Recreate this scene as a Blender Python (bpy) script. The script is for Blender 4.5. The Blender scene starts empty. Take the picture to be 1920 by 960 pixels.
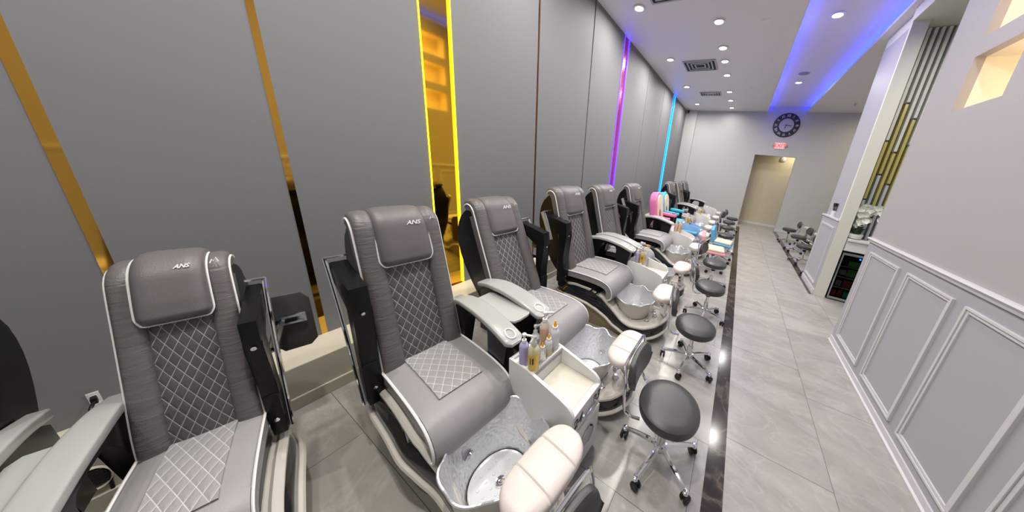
import bpy, bmesh, math, random
from mathutils import Vector, Matrix
PI = math.pi
R = math.radians
random.seed(4)
S = bpy.context.scene
C = S.collection

# ------------------------------------------------------------------ camera, world, exposure
F, CX, CY = 467.45, 1142.29, 436.10            # focal length and principal point in pixels of the 1920x960 frame
YAW, PITCH, ROLL = .4530, .2709, .1147
cam_d = bpy.data.cameras.new('camera'); cam = bpy.data.objects.new('camera', cam_d); C.objects.link(cam)
cam_d.sensor_width = 36; cam_d.lens = F / 1920 * 36
cam_d.shift_x = (960 - CX) / 1920; cam_d.shift_y = (CY - 480) / 1920
cam_d.clip_start = .02; cam_d.clip_end = 100
_B = Matrix(((1, 0, 0), (0, 0, -1), (0, 1, 0)))
_ry = Matrix(((math.cos(YAW), 0, math.sin(YAW)), (0, 1, 0), (-math.sin(YAW), 0, math.cos(YAW))))
_rx = Matrix(((1, 0, 0), (0, math.cos(PITCH), -math.sin(PITCH)), (0, math.sin(PITCH), math.cos(PITCH))))
_rz = Matrix(((math.cos(ROLL), -math.sin(ROLL), 0), (math.sin(ROLL), math.cos(ROLL), 0), (0, 0, 1)))
_M = _rz @ _rx @ _ry @ _B
_X, _Y, _Z = Vector(_M[0]), -Vector(_M[1]), -Vector(_M[2])
cam.matrix_world = Matrix(((_X.x, _Y.x, _Z.x, 0), (_X.y, _Y.y, _Z.y, 0), (_X.z, _Y.z, _Z.z, 1.75), (0, 0, 0, 1)))
S.camera = cam

W = bpy.data.worlds.new('world'); S.world = W; W.use_nodes = True
W.node_tree.nodes['Background'].inputs[0].default_value = (.93, .96, 1, 1)
W.node_tree.nodes['Background'].inputs[1].default_value = .33
S.view_settings.view_transform = 'Standard'; S.view_settings.look = 'None'
S.view_settings.gamma = 1; S.view_settings.use_curve_mapping = False
S.view_settings.exposure = -.26
DOWNLIGHT_W, COVE_E, LED_E = 29, 26, 9

# ------------------------------------------------------------------ materials
def mat(name, col, rough=.5, metal=0, spec=.5, emit=None, estr=0, trans=0, coat=0, bump=0, bscale=40, var=0, vscale=5, ior=1.45):
    m = bpy.data.materials.new(name); m.use_nodes = True
    nt = m.node_tree; p = nt.nodes['Principled BSDF']
    p.inputs['Base Color'].default_value = (*col, 1); p.inputs['Roughness'].default_value = rough
    p.inputs['Metallic'].default_value = metal; p.inputs['Specular IOR Level'].default_value = spec
    p.inputs['Coat Weight'].default_value = coat; p.inputs['Transmission Weight'].default_value = trans
    p.inputs['IOR'].default_value = ior
    if emit: p.inputs['Emission Color'].default_value = (*emit, 1); p.inputs['Emission Strength'].default_value = estr
    tc = nt.nodes.new('ShaderNodeTexCoord')
    if var:
        n = nt.nodes.new('ShaderNodeTexNoise'); n.inputs['Scale'].default_value = vscale; n.inputs['Detail'].default_value = 5
        nt.links.new(tc.outputs['Object'], n.inputs['Vector'])
        mx = nt.nodes.new('ShaderNodeMix'); mx.data_type = 'RGBA'
        mx.inputs[6].default_value = (*[c * (1 - var) for c in col], 1); mx.inputs[7].default_value = (*[min(1, c * (1 + var)) for c in col], 1)
        nt.links.new(n.outputs['Fac'], mx.inputs[0]); nt.links.new(mx.outputs[2], p.inputs['Base Color'])
    if bump:
        n = nt.nodes.new('ShaderNodeTexNoise'); n.inputs['Scale'].default_value = bscale; n.inputs['Detail'].default_value = 4
        nt.links.new(tc.outputs['Object'], n.inputs['Vector'])
        b = nt.nodes.new('ShaderNodeBump'); b.inputs['Strength'].default_value = bump; b.inputs['Distance'].default_value = .01
        nt.links.new(n.outputs['Fac'], b.inputs['Height']); nt.links.new(b.outputs['Normal'], p.inputs['Normal'])
    return m

class N:                                        # tiny node helper
    def __init__(s, m): s.nt = m.node_tree; s.p = s.nt.nodes['Principled BSDF']
    def new(s, t, **kw):
        n = s.nt.nodes.new(t)
        for k, v in kw.items(): setattr(n, k, v)
        return n
    def link(s, a, b): s.nt.links.new(a, b)
    def math(s, op, a, b=None, c=None):
        n = s.new('ShaderNodeMath', operation=op)
        for i, v in enumerate((a, b, c)):
            if v is None: continue
            if isinstance(v, (int, float)): n.inputs[i].default_value = v
            else: s.link(v, n.inputs[i])
        return n.outputs[0]
    def mix(s, f, a, b):
        n = s.new('ShaderNodeMix', data_type='RGBA')
        for i, v in ((0, f), (6, a), (7, b)):
            if isinstance(v, tuple): n.inputs[i].default_value = (*v, 1)
            elif isinstance(v, (int, float)): n.inputs[i].default_value = v
            else: s.link(v, n.inputs[i])
        return n.outputs[2]

def floor_material():
    m = mat('marble_tile', (.5, .49, .47), .22, spec=.5); n = N(m)
    tc = n.new('ShaderNodeTexCoord'); sp = n.new('ShaderNodeSeparateXYZ'); n.link(tc.outputs['Object'], sp.inputs[0])
    x, y = sp.outputs[0], sp.outputs[1]
    def line(v, off, pitch, w):                 # 1 on the joint
        f = n.math('FRACT', n.math('DIVIDE', n.math('SUBTRACT', v, off - pitch * 50), pitch))
        d = n.math('MULTIPLY', n.math('SUBTRACT', .5, n.math('ABSOLUTE', n.math('SUBTRACT', f, .5))), pitch)
        return n.math('LESS_THAN', d, w)
    def cell(v, off, pitch): return n.math('FLOOR', n.math('DIVIDE', n.math('SUBTRACT', v, off - pitch * 50), pitch))
    GW = .0016
    rowA = cell(y, .948, .5485)
    xs = n.math('SUBTRACT', x, n.math('MULTIPLY', rowA, .366))
    jA = n.math('MAXIMUM', line(y, .948, .5485, GW), line(xs, -.24 - .366 * 49, 1.098, GW))
    colB = cell(x, .30, .60)
    ys = n.math('SUBTRACT', y, n.math('MULTIPLY', colB, .756))
    jB = n.math('MAXIMUM', line(x, .30, .60, GW), line(ys, 1.624 - .756 * 50, 1.11, GW))
    inB = n.math('GREATER_THAN', x, .25)
    j = n.math('ADD', n.math('MULTIPLY', jA, n.math('SUBTRACT', 1, inB)), n.math('MULTIPLY', jB, inB))
    idA = n.math('ADD', n.math('MULTIPLY', rowA, 7.3), n.math('MULTIPLY', cell(xs, -.24 - .366 * 49, 1.098), 3.7))
    idB = n.math('ADD', n.math('MULTIPLY', colB, 5.1), n.math('MULTIPLY', cell(ys, 1.624 - .756 * 50, 1.11), 2.9))
    tid = n.math('ADD', n.math('MULTIPLY', idA, n.math('SUBTRACT', 1, inB)), n.math('MULTIPLY', idB, inB))
    wn = n.new('ShaderNodeTexWhiteNoise', noise_dimensions='1D'); n.link(tid, wn.inputs['W'])
    add = n.new('ShaderNodeVectorMath', operation='MULTIPLY_ADD'); n.link(wn.outputs['Color'], add.inputs[0]); add.inputs[1].default_value = (9, 9, 9); n.link(tc.outputs['Object'], add.inputs[2])
    ns = n.new('ShaderNodeTexNoise'); ns.inputs['Scale'].default_value = 1.7; ns.inputs['Detail'].default_value = 9; ns.inputs['Roughness'].default_value = .62; ns.inputs['Distortion'].default_value = 1.2
    mp = n.new('ShaderNodeMapping'); mp.inputs['Rotation'].default_value = (0, 0, .7); mp.inputs['Scale'].default_value = (1, 2.1, 1); n.link(add.outputs[0], mp.inputs[0]); n.link(mp.outputs[0], ns.inputs['Vector'])
    cr = n.new('ShaderNodeValToRGB'); e = cr.color_ramp.elements
    e[0].position = .30; e[0].color = (.30, .285, .265, 1); e[1].position = .72; e[1].color = (.43, .41, .385, 1)
    e2 = cr.color_ramp.elements.new(.5); e2.color = (.365, .348, .325, 1)
    n.link(ns.outputs['Fac'], cr.inputs[0])
    v = n.new('ShaderNodeTexNoise'); v.inputs['Scale'].default_value = 1.1; v.inputs['Detail'].default_value = 6; v.inputs['Distortion'].default_value = 2.2; n.link(mp.outputs[0], v.inputs['Vector'])
    vein = n.math('POWER', n.math('SUBTRACT', 1, n.math('MINIMUM', 1, n.math('MULTIPLY', n.math('ABSOLUTE', n.math('SUBTRACT', v.outputs['Fac'], .5)), 26))), 2)
    c1 = n.mix(n.math('MULTIPLY', vein, .11), cr.outputs[0], (.72, .71, .69))
    n.link(n.mix(j, c1, (.12, .115, .11)), n.p.inputs['Base Color'])
    return m
def border_material():
    m = mat('dark_emperador_marble', (.03, .024, .02), .14); n = N(m)
    tc = n.new('ShaderNodeTexCoord'); v = n.new('ShaderNodeTexNoise'); v.inputs['Scale'].default_value = 2.4; v.inputs['Detail'].default_value = 7; v.inputs['Distortion'].default_value = 1.8
    n.link(tc.outputs['Object'], v.inputs['Vector'])
    vein = n.math('POWER', n.math('SUBTRACT', 1, n.math('MINIMUM', 1, n.math('MULTIPLY', n.math('ABSOLUTE', n.math('SUBTRACT', v.outputs['Fac'], .5)), 14))), 3)
    n.link(n.mix(n.math('MULTIPLY', vein, .35), n.mix(v.outputs['Fac'], (.012, .009, .007), (.06, .048, .038)), (.25, .21, .17)), n.p.inputs['Base Color'])
    return m
def quilt_material(name, col, stitch):
    m = mat(name, col, .42); n = N(m)
    uv = n.new('ShaderNodeUVMap'); sp = n.new('ShaderNodeSeparateXYZ'); n.link(uv.outputs[0], sp.inputs[0])
    u, v = sp.outputs[0], sp.outputs[1]
    def d(a):
        f = n.math('FRACT', n.math('ADD', a, 40.0)); return n.math('SUBTRACT', .5, n.math('ABSOLUTE', n.math('SUBTRACT', f, .5)))
    dd = n.math('MINIMUM', d(n.math('ADD', u, v)), d(n.math('SUBTRACT', u, v)))
    line = n.math('LESS_THAN', dd, .035)
    tc = n.new('ShaderNodeTexCoord'); nz = n.new('ShaderNodeTexNoise'); nz.inputs['Scale'].default_value = 30; n.link(tc.outputs['Object'], nz.inputs['Vector'])
    n.link(n.mix(n.math('MULTIPLY', line, n.math('ADD', .25, nz.outputs['Fac'])), col, stitch), n.p.inputs['Base Color'])
    h = n.math('POWER', n.math('MINIMUM', n.math('MULTIPLY', dd, 3.2), 1), .45)
    h = n.math('ADD', h, n.math('MULTIPLY', nz.outputs['Fac'], .25))
    b = n.new('ShaderNodeBump'); b.inputs['Strength'].default_value = .45; b.inputs['Distance'].default_value = .006
    n.link(h, b.inputs['Height']); n.link(b.outputs['Normal'], n.p.inputs['Normal'])
    return m
def leather_material(name, col, rough=.4, wr=.0):
    m = mat(name, col, rough); n = N(m)
    tc = n.new('ShaderNodeTexCoord'); nz = n.new('ShaderNodeTexNoise'); nz.inputs['Scale'].default_value = 260; n.link(tc.outputs['Object'], nz.inputs['Vector'])
    mp = n.new('ShaderNodeMapping'); mp.inputs['Scale'].default_value = (5, 5, 26); n.link(tc.outputs['Object'], mp.inputs[0])
    n2 = n.new('ShaderNodeTexNoise'); n2.inputs['Scale'].default_value = 1.6; n2.inputs['Detail'].default_value = 3; n2.inputs['Distortion'].default_value = .8; n.link(mp.outputs[0], n2.inputs['Vector'])
    h = n.math('ADD', n.math('MULTIPLY', nz.outputs['Fac'], .08), n.math('MULTIPLY', n2.outputs['Fac'], wr))
    b = n.new('ShaderNodeBump'); b.inputs['Strength'].default_value = .6; b.inputs['Distance'].default_value = .012
    n.link(h, b.inputs['Height']); n.link(b.outputs['Normal'], n.p.inputs['Normal'])
    return m
def hammered_material():
    m = mat('hammered_silver', (.72, .73, .75), .3, .62); n = N(m)
    tc = n.new('ShaderNodeTexCoord'); v = n.new('ShaderNodeTexVoronoi', feature='SMOOTH_F1'); v.inputs['Scale'].default_value = 62; n.link(tc.outputs['Object'], v.inputs['Vector'])
    b = n.new('ShaderNodeBump'); b.inputs['Strength'].default_value = .7; b.inputs['Distance'].default_value = .006
    n.link(v.outputs['Distance'], b.inputs['Height']); n.link(b.outputs['Normal'], n.p.inputs['Normal'])
    return m

GREY = (.125, .114, .112)
M = dict(
    floor=floor_material(), border=border_material(),
    wall_grey=mat('matte_grey_wall_panel', (.195, .20, .205), .62, spec=.3, bump=.012, bscale=120),
    gap=mat('dark_gap', (.01, .01, .01), .8), gold=mat('gold_mirror', (.78, .45, .08), .06, 1), copper=mat('copper_mirror', (.35, .17, .07), .12, 1),
    goldpanel=mat('amber_mirror', (.80, .47, .05), .05, 1), redpanel=mat('red_mirror', (.42, .07, .05), .22, .55), bluepanel=mat('blue_mirror', (.15, .55, .75), .08, 1),
    ledge=mat('beige_ledge', (.58, .54, .44), .45, var=.05), white=mat('white_paint', (.74, .73, .72), .5), ceil=mat('ceiling_paint', (.78, .75, .75), .45),
    back=mat('light_grey_paint', (.50, .505, .475), .6), hall=mat('cream_paint', (.60, .55, .40), .6),
    lav=mat('lavender_white_paint', (.40, .39, .42), .45, spec=.4), taupe=mat('warm_grey_paint', (.40, .38, .38), .6, spec=.3), cream=mat('cream_white_paint', (.72, .71, .63), .5),
    trimw=mat('glossy_white_trim', (.60, .585, .60), .3), niche=mat('niche_paint', (.80, .74, .62), .6),
    leather=leather_material('grey_leather', GREY, .4, .0), bolster=leather_material('gathered_grey_leather', GREY, .38, .55), seat=leather_material('toplit_seat_leather', (.30, .287, .287), .42, .02),  # seat copy of the grey leather, paler to stand for overhead light
    quilt=quilt_material('quilted_grey_leather', (.095, .088, .086), (.55, .54, .53)), quilt_s=quilt_material('toplit_quilted_seat_leather', (.31, .297, .297), (.66, .66, .66)),  # seat quilt paler than the back's, overhead light put into its colour
    quilt_g=quilt_material('quilted_gold_vinyl', (.30, .25, .15), (.10, .08, .05)),
    piping=mat('white_piping', (.78, .77, .75), .4), black=mat('black_plastic', (.006, .006, .007), .3, spec=.3), shell=mat('black_shell', (.005, .005, .006), .3, spec=.25),
    gloss=mat('gloss_dark_panel', (.018, .018, .022), .06, coat=.5), basew=mat('pearl_white_gelcoat', (.62, .585, .53), .16, coat=.3), arm=mat('pearl_grey_plastic', (.38, .385, .37), .24, coat=.2),
    armtray=mat('pearl_tray', (.42, .44, .42), .2), dtray=mat('dark_tray', (.085, .08, .076), .4), chrome=mat('chrome', (.82, .82, .84), .08, 1), steel=mat('zinc_hinge', (.5, .55, .57), .25, 1),
    hammered=hammered_material(), tubfloor=mat('white_tub_floor', (.66, .68, .69), .16), tubwall=mat('pearl_tub_shell', (.6, .58, .54), .25, .25),
    rest=leather_material('cream_vinyl', (.66, .60, .555), .3, .0), stool=leather_material('charcoal_vinyl', (.055, .054, .054), .34, .0),
    cart=mat('white_laminate', (.70, .70, .69), .3), tray=mat('cream_tray', (.66, .63, .53), .4), decal=mat('black_decal', (.01, .01, .01), .4), rubber=mat('black_rubber', (.012, .012, .012), .5),
    logo=mat('silver_embroidery', (.62, .60, .58), .5),
    lamp=mat('lamp_glass', (1, 1, 1), .4, emit=(1, .95, .88), estr=14), ring=mat('white_trim_ring', (.8, .8, .78), .35),
    vent=mat('grey_metal_vent', (.42, .43, .44), .45), dark=mat('dark_void', (.02, .02, .02), .8),
    yled=mat('yellow_led', (1, .8, 0), .4, emit=(1, .70, .012), estr=4), pled=mat('violet_led', (.3, .05, 1), .4, emit=(.018, .009, 1), estr=10), cled=mat('cyan_led', (0, .7, 1), .4, emit=(.004, .075, 1), estr=9),
    rled=mat('magenta_led', (1, .1, .4), .4, emit=(.30, .01, .40), estr=.9),
    bled=mat('blue_led', (.05, .1, 1), .4, emit=(.018, .04, 1), estr=COVE_E), wled=mat('warm_led', (1, .75, .4), .4, emit=(1, .78, .52), estr=6),
    clockface=mat('clock_face', (.45, .44, .43), .5), clockring=mat('clock_ring', (.016, .015, .014), .4),
    exitw=mat('exit_housing', (.8, .75, .74), .4, emit=(1, .45, .4), estr=.35), exitr=mat('exit_letters', (1, .1, .05), .4, emit=(1, .03, .03), estr=2.2),
    petal=mat('orchid_petal', (.82, .83, .74), .5), leaf=mat('orchid_leaf', (.02, .045, .02), .35), pot=mat('white_ceramic', (.76, .77, .75), .25),
    slatw=mat('white_slat', (.72, .72, .68), .45), slatg=mat('grey_slat', (.45, .46, .48), .45), slaty=mat('gold_slat', (.48, .43, .14), .35), slatwall=mat('slat_backing', (.33, .34, .34), .6),
    glass=mat('tinted_glass', (.03, .03, .03), .03, spec=.6), green=mat('green_goods', (.05, .22, .03), .5), red=mat('red_goods', (.25, .03, .03), .5), grey_g=mat('grey_goods', (.2, .2, .2), .5), teal=mat('teal_goods', (.02, .25, .2), .5), bluelight=mat('blue_indicator', (.02, .1, 1), .4, emit=(.02, .12, 1), estr=5),
    pink=mat('pink_plastic', (.72, .20, .40), .35), pink2=mat('pale_pink_plastic', (.78, .36, .42), .35), cyan=mat('turquoise_plastic', (.05, .45, .60), .35), blue=mat('sky_blue_plastic', (.10, .38, .62), .35), lblue=mat('light_blue_laminate', (.25, .45, .70), .35), creamp=mat('cream_panel', (.74, .62, .46), .45, var=.12, vscale=9),
    purple=mat('lavender_lotion', (.56, .50, .80), .22, trans=.25), yellow=mat('yellow_oil', (.88, .60, .07), .15, trans=.3), peach=mat('peach_lotion', (.86, .60, .42), .22, trans=.25), milky=mat('milky_plastic', (.74, .76, .77), .3, trans=.3), paleyel=mat('pale_yellow_liquid', (.80, .70, .42), .2, trans=.35), clear=mat('clear_plastic', (.86, .87, .86), .12, trans=.75), orange=mat('orange_tip', (.9, .42, .02), .35), pump=mat('white_pump', (.82, .82, .80), .35), paleliq=mat('pale_green_neck', (.74, .77, .55), .2, trans=.4),
    outlet=mat('outlet_plate', (.62, .62, .60), .4), bristle=mat('bristles', (.02, .02, .025), .7), brown=mat('brown_patch', (.2, .09, .05), .5), palep=mat('pale_patch', (.62, .7, .75), .5),
)

# ------------------------------------------------------------------ mesh helpers
def obj(name, bm, m=None, parent=None, smooth=True, recalc=True):
    if recalc: bmesh.ops.recalc_face_normals(bm, faces=bm.faces[:])
    me = bpy.data.meshes.new(name); bm.to_mesh(me); bm.free()
    for p in me.polygons: p.use_smooth = smooth
    o = bpy.data.objects.new(name, me); C.objects.link(o)
    for mm in (m if isinstance(m, (list, tuple)) else [m]):
        if mm: me.materials.append(mm)
    if parent: o.parent = parent
    if smooth:
        try: me.set_sharp_from_angle(angle=R(38))
        except Exception: pass
    return o
def empty(name, loc=(0, 0, 0), rz=0, label=None, cat=None, group=None):
    o = bpy.data.objects.new(name, None); C.objects.link(o); o.location = loc; o.rotation_euler = (0, 0, rz)
    o.empty_display_size = .1
    return tag(o, label, cat, group)
def tag(o, label=None, cat=None, group=None, kind=None):
    for k, v in (('label', label), ('category', cat), ('group', group), ('kind', kind)):
        if v: o[k] = v
    return o
def struct(name, bm, m, parent=None, smooth=False):
    return tag(obj(name, bm, m, parent, smooth), kind='structure')
def new(): return bmesh.new()
def box(bm, x0, x1, y0, y1, z0, z1, bev=0, seg=2, mi=0):
    vs = [bm.verts.new((x, y, z)) for x in (x0, x1) for y in (y0, y1) for z in (z0, z1)]
    fs = [bm.faces.new([vs[i] for i in f]) for f in ((0, 1, 3, 2), (4, 6, 7, 5), (0, 4, 5, 1), (2, 3, 7, 6), (0, 2, 6, 4), (1, 5, 7, 3))]
    for f in fs: f.material_index = mi
    if bev:
        es = list({e for f in fs for e in f.edges})
        bmesh.ops.bevel(bm, geom=es, offset=bev, segments=seg, affect='EDGES', profile=.6, clamp_overlap=True)
    return bm
def bx(*a, **k): return box(new(), *a, **k)
def xform(bm, mtx, verts=None): bmesh.ops.transform(bm, matrix=mtx, verts=verts or bm.verts[:]); return bm
def prism(bm, poly, y0, y1, bev=0, seg=2, axis='y'):
    def P(a, b, t): return {'y': (a, t, b), 'x': (t, a, b), 'z': (a, b, t)}[axis]
    v0 = [bm.verts.new(P(a, b, y0)) for a, b in poly]; v1 = [bm.verts.new(P(a, b, y1)) for a, b in poly]
    n = len(poly); f0 = bm.faces.new(v0); f1 = bm.faces.new(v1[::-1])
    for i in range(n): bm.faces.new([v0[i], v0[(i + 1) % n], v1[(i + 1) % n], v1[i]])
    if bev:
        es = list(f0.edges) + list(f1.edges)
        bmesh.ops.bevel(bm, geom=es, offset=bev, segments=seg, affect='EDGES', profile=.6, clamp_overlap=True)
    return bm
def lathe(bm, prof, n=32, c=(0, 0, 0), sy=1, wave=None, cap=True):
    rings = []
    for r, z in prof:
        ring = []
        for i in range(n):
            a = 2 * PI * i / n; rr, zz = (r, z) if not wave else wave(r, z, a)
            ring.append(bm.verts.new((c[0] + rr * math.cos(a), c[1] + rr * math.sin(a) * sy, c[2] + zz)))
        rings.append(ring)
    for A, B in zip(rings, rings[1:]):
        for i in range(n): bm.faces.new([A[i], A[(i + 1) % n], B[(i + 1) % n], B[i]])
    if cap:
        if prof[0][0] > 1e-4: bm.faces.new(rings[0][::-1])
        if prof[-1][0] > 1e-4: bm.faces.new(rings[-1])
    bmesh.ops.remove_doubles(bm, verts=[v for r in (rings[0], rings[-1]) for v in r], dist=1e-6)
    return bm
def crom(pts, n):                                # Catmull-Rom sampling
    P = [Vector(p) for p in pts]; P = [2 * P[0] - P[1]] + P + [2 * P[-1] - P[-2]]; out = []
    for i in range(1, len(P) - 2):
        for k in range(n):
            t = k / n; a, b, c, d = P[i - 1:i + 3]
            out.append(.5 * ((2 * b) + (c - a) * t + (2 * a - 5 * b + 4 * c - d) * t * t + (3 * b - a - 3 * c + d) * t ** 3))
    return out + [P[-2]]
def tube(bm, pts, r, n=8, closed=False, cap=True):
    P = [Vector(p) for p in pts]; rings = []; ref = None; m = len(P)
    for i, p in enumerate(P):
        if closed: t = (P[(i + 1) % m] - P[i - 1])
        else: t = (P[min(i + 1, m - 1)] - P[max(i - 1, 0)])
        t.normalize()
        if ref is None: ref = Vector((0, 0, 1)) if abs(t.z) < .9 else Vector((1, 0, 0))
        u = (ref - ref.dot(t) * t).normalized(); w = t.cross(u); ref = u
        rr = r(i / max(1, m - 1)) if callable(r) else r
        rings.append([bm.verts.new(p + rr * (math.cos(2 * PI * k / n) * u + math.sin(2 * PI * k / n) * w)) for k in range(n)])
    pairs = list(zip(rings, rings[1:])) + ([(rings[-1], rings[0])] if closed else [])
    for A, B in pairs:
        for k in range(n): bm.faces.new([A[k], A[(k + 1) % n], B[(k + 1) % n], B[k]])
    if cap and not closed: bm.faces.new(rings[0][::-1]); bm.faces.new(rings[-1])
    return bm
def sweep(bm, path, y0, wf, th, n=12, e=3.2):
    """flat bar of rounded section following an (x,z) path; wf(t) is its width along y, th its thickness"""
    P = [Vector((p[0], 0, p[1])) for p in path]; m = len(P); rings = []
    for i, p in enumerate(P):
        t = (P[min(i + 1, m - 1)] - P[max(i - 1, 0)]).normalized(); nn = Vector((-t.z, 0, t.x)); s = i / (m - 1)
        w = wf(s) / 2; h = (th(s) if callable(th) else th) / 2; ring = []
        for k in range(n * 2):
            a = PI * k / n; ca, sa = math.cos(a), math.sin(a)
            ring.append(bm.verts.new(p + Vector((0, y0 + w * math.copysign(abs(ca) ** (2 / e), ca), 0)) + nn * (h * math.copysign(abs(sa) ** (2 / e), sa))))
        rings.append(ring)
    for A, B in zip(rings, rings[1:]):
        for k in range(2 * n): bm.faces.new([A[k], A[(k + 1) % (2 * n)], B[(k + 1) % (2 * n)], B[k]])
    bm.faces.new(rings[0][::-1]); bm.faces.new(rings[-1])
    return bm
def grid(bm, P, ni, nj, uvf=None):
    vs = [[bm.verts.new(P(i, j)) for j in range(nj)] for i in range(ni)]
    lay = bm.loops.layers.uv.verify() if uvf else None
    for i in range(ni - 1):
        for j in range(nj - 1):
            f = bm.faces.new([vs[i][j], vs[i][j + 1], vs[i + 1][j + 1], vs[i + 1][j]])
            if uvf:
                for l, (a, b) in zip(f.loops, ((i, j), (i, j + 1), (i + 1, j + 1), (i + 1, j))): l[lay].uv = uvf(a, b)
    return bm
class Prof:
    """(x,z) profile curve with normals and arc length"""
    def __init__(s, pts, n=8, flip=False):
        s.p = [Vector((q[0], q[1])) for q in crom([(a, b, 0) for a, b in pts], n)]; s.n = []; s.l = [0]
        m = len(s.p)
        for i in range(m):
            t = (s.p[min(i + 1, m - 1)] - s.p[max(i - 1, 0)]).normalized()
            s.n.append(Vector((-t.y, t.x)) if flip else Vector((t.y, -t.x)))
            if i: s.l.append(s.l[-1] + (s.p[i] - s.p[i - 1]).length)
        s.m = m; s.L = s.l[-1]
    def at(s, f):                                  # f is a fraction of the arc length
        L = f * s.L; i = 0
        while i < s.m - 2 and s.l[i + 1] < L: i += 1
        k = (L - s.l[i]) / max(1e-9, s.l[i + 1] - s.l[i]); k = min(max(k, 0), 1)
        return s.p[i].lerp(s.p[i + 1], k), s.n[i].lerp(s.n[i + 1], k).normalized()
def pad(prof, f0, f1, rows, cols, hscale=None, yscale=None, uvs=None, endskirt=.05):
    """upholstered strip between fractions f0..f1; cols = list of (y, height)"""
    rr = [f0] + [f0 + (f1 - f0) * i / (rows - 1) for i in range(rows)] + [f1]
    def P(i, j):
        f = rr[i]; p, n = prof.at(f); y, h = cols[j]; t = (f - f0) / (f1 - f0)
        if hscale: h = h * hscale(t) if h > 0 else h
        if i in (0, len(rr) - 1): h = -endskirt
        if yscale: y = y * yscale(t)
        return (p.x + n.x * h, y, p.y + n.y * h)
    uvf = (lambda i, j: (cols[j][0] * uvs[0] + uvs[2], rr[i] * prof.L * uvs[1])) if uvs else None
    return grid(new(), P, len(rr), len(cols), uvf)
def cols_bulge(y0, y1, h0, H, n=10, skirt=.05):
    c = [(y0, -skirt)]
    for i in range(n + 1):
        a = PI * (1 - i / n); c.append(((y0 + y1) / 2 + (y1 - y0) / 2 * math.cos(a), h0 + H * math.sin(a) ** .55))
    return c + [(y1, -skirt)]
def children(o): return [c for c in C.objects if c.parent is o]
def dup(root, loc=None, rz=None, label=None, group=None):
    def cp(o, par):
        c = o.copy(); C.objects.link(c)
        if par: c.parent = par
        for k in kids.get(o.name, []): cp(k, c)
        return c
    kids = {}
    for o in C.objects:
        if o.parent: kids.setdefault(o.parent.name, []).append(o)
    r = cp(root, None)
    if loc is not None: r.location = loc
    if rz is not None: r.rotation_euler = (0, 0, rz)
    return tag(r, label, None, group)
def text(name, s, size, m, parent, mtx, ext=.002, shear=0, bold=0):
    cu = bpy.data.curves.new(name, 'FONT'); cu.body = s; cu.size = size; cu.extrude = ext; cu.shear = shear; cu.align_x = 'CENTER'; cu.align_y = 'CENTER'; cu.offset = bold
    t = bpy.data.objects.new(name + '_curve', cu); C.objects.link(t)
    bpy.context.view_layer.update()
    me = bpy.data.meshes.new_from_object(t.evaluated_get(bpy.context.evaluated_depsgraph_get())); bpy.data.objects.remove(t)
    me.materials.clear(); me.materials.append(m); me.transform(mtx)
    o = bpy.data.objects.new(name, me); C.objects.link(o)
    if parent: o.parent = parent
    return o
def axes(ex, ey, ez, o): return Matrix(((ex[0], ey[0], ez[0], o[0]), (ex[1], ey[1], ez[1], o[1]), (ex[2], ey[2], ez[2], o[2]), (0, 0, 0, 1)))

# ------------------------------------------------------------------ the room
CEIL, XW, YB = 4.06, -2.49, 10.85
Y0 = -3.2
struct('floor', bx(-2.6, 4.1, Y0, 12.6, -.1, 0), M['floor'])
tag(obj('floor_border_strip', bx(.193, .301, Y0, YB - .5, -.02, .0015), M['border'], smooth=False), kind='structure')
tag(obj('floor_border_strip', bx(1.416, 1.53, 5.03, YB - .1, -.02, .0015), M['border'], smooth=False), kind='structure')
# left wall: grey panels with thin strips and three mirrored light panels between them
strips = [(-.118, -.088, 'gold'), (.476, .504, 'gold'), (1.31, 1.56, 'goldpanel'), (2.60, 2.635, 'copper'), (3.765, 3.79, 'copper'), (4.84, 5.06, 'redpanel'), (6.29, 6.305, 'gap'), (7.62, 7.635, 'gap'), (8.65, 8.87, 'bluepanel'), (9.7, 9.715, 'gap'), (10.5, 10.515, 'gap')]
b = new(); y = Y0
for s0, s1, k in strips:
    box(b, XW - .12, XW, y, s0, 0, CEIL); y = s1
box(b, XW - .12, XW, y, YB, 0, CEIL)
struct('wall_left', b, M['wall_grey'])
for i, (s0, s1, k) in enumerate(strips):
    dpt = {'gold': -.002, 'goldpanel': .024, 'redpanel': .014, 'bluepanel': .04}.get(k, .012)
    b = bx(XW - .12, XW - dpt, s0 - .001, s1 + .001, 0, CEIL)
    if k == 'goldpanel':                       # this mirror is not quite parallel to the wall
        for v in b.verts:
            if v.co.x > XW - .1: v.co.x += (v.co.y - (s0 + s1) / 2) * math.tan(R(3.8))
    struct('trim_%d' % (i + 1), b, M[k])
struct('trim_20', bx(XW, -2.216, Y0, 10.8, 0, .30, bev=.006), M['ledge'])
struct('baseboard_left', bx(-2.216, -2.2, Y0, 10.8, 0, .085, bev=.004), M['ledge'])
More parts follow.
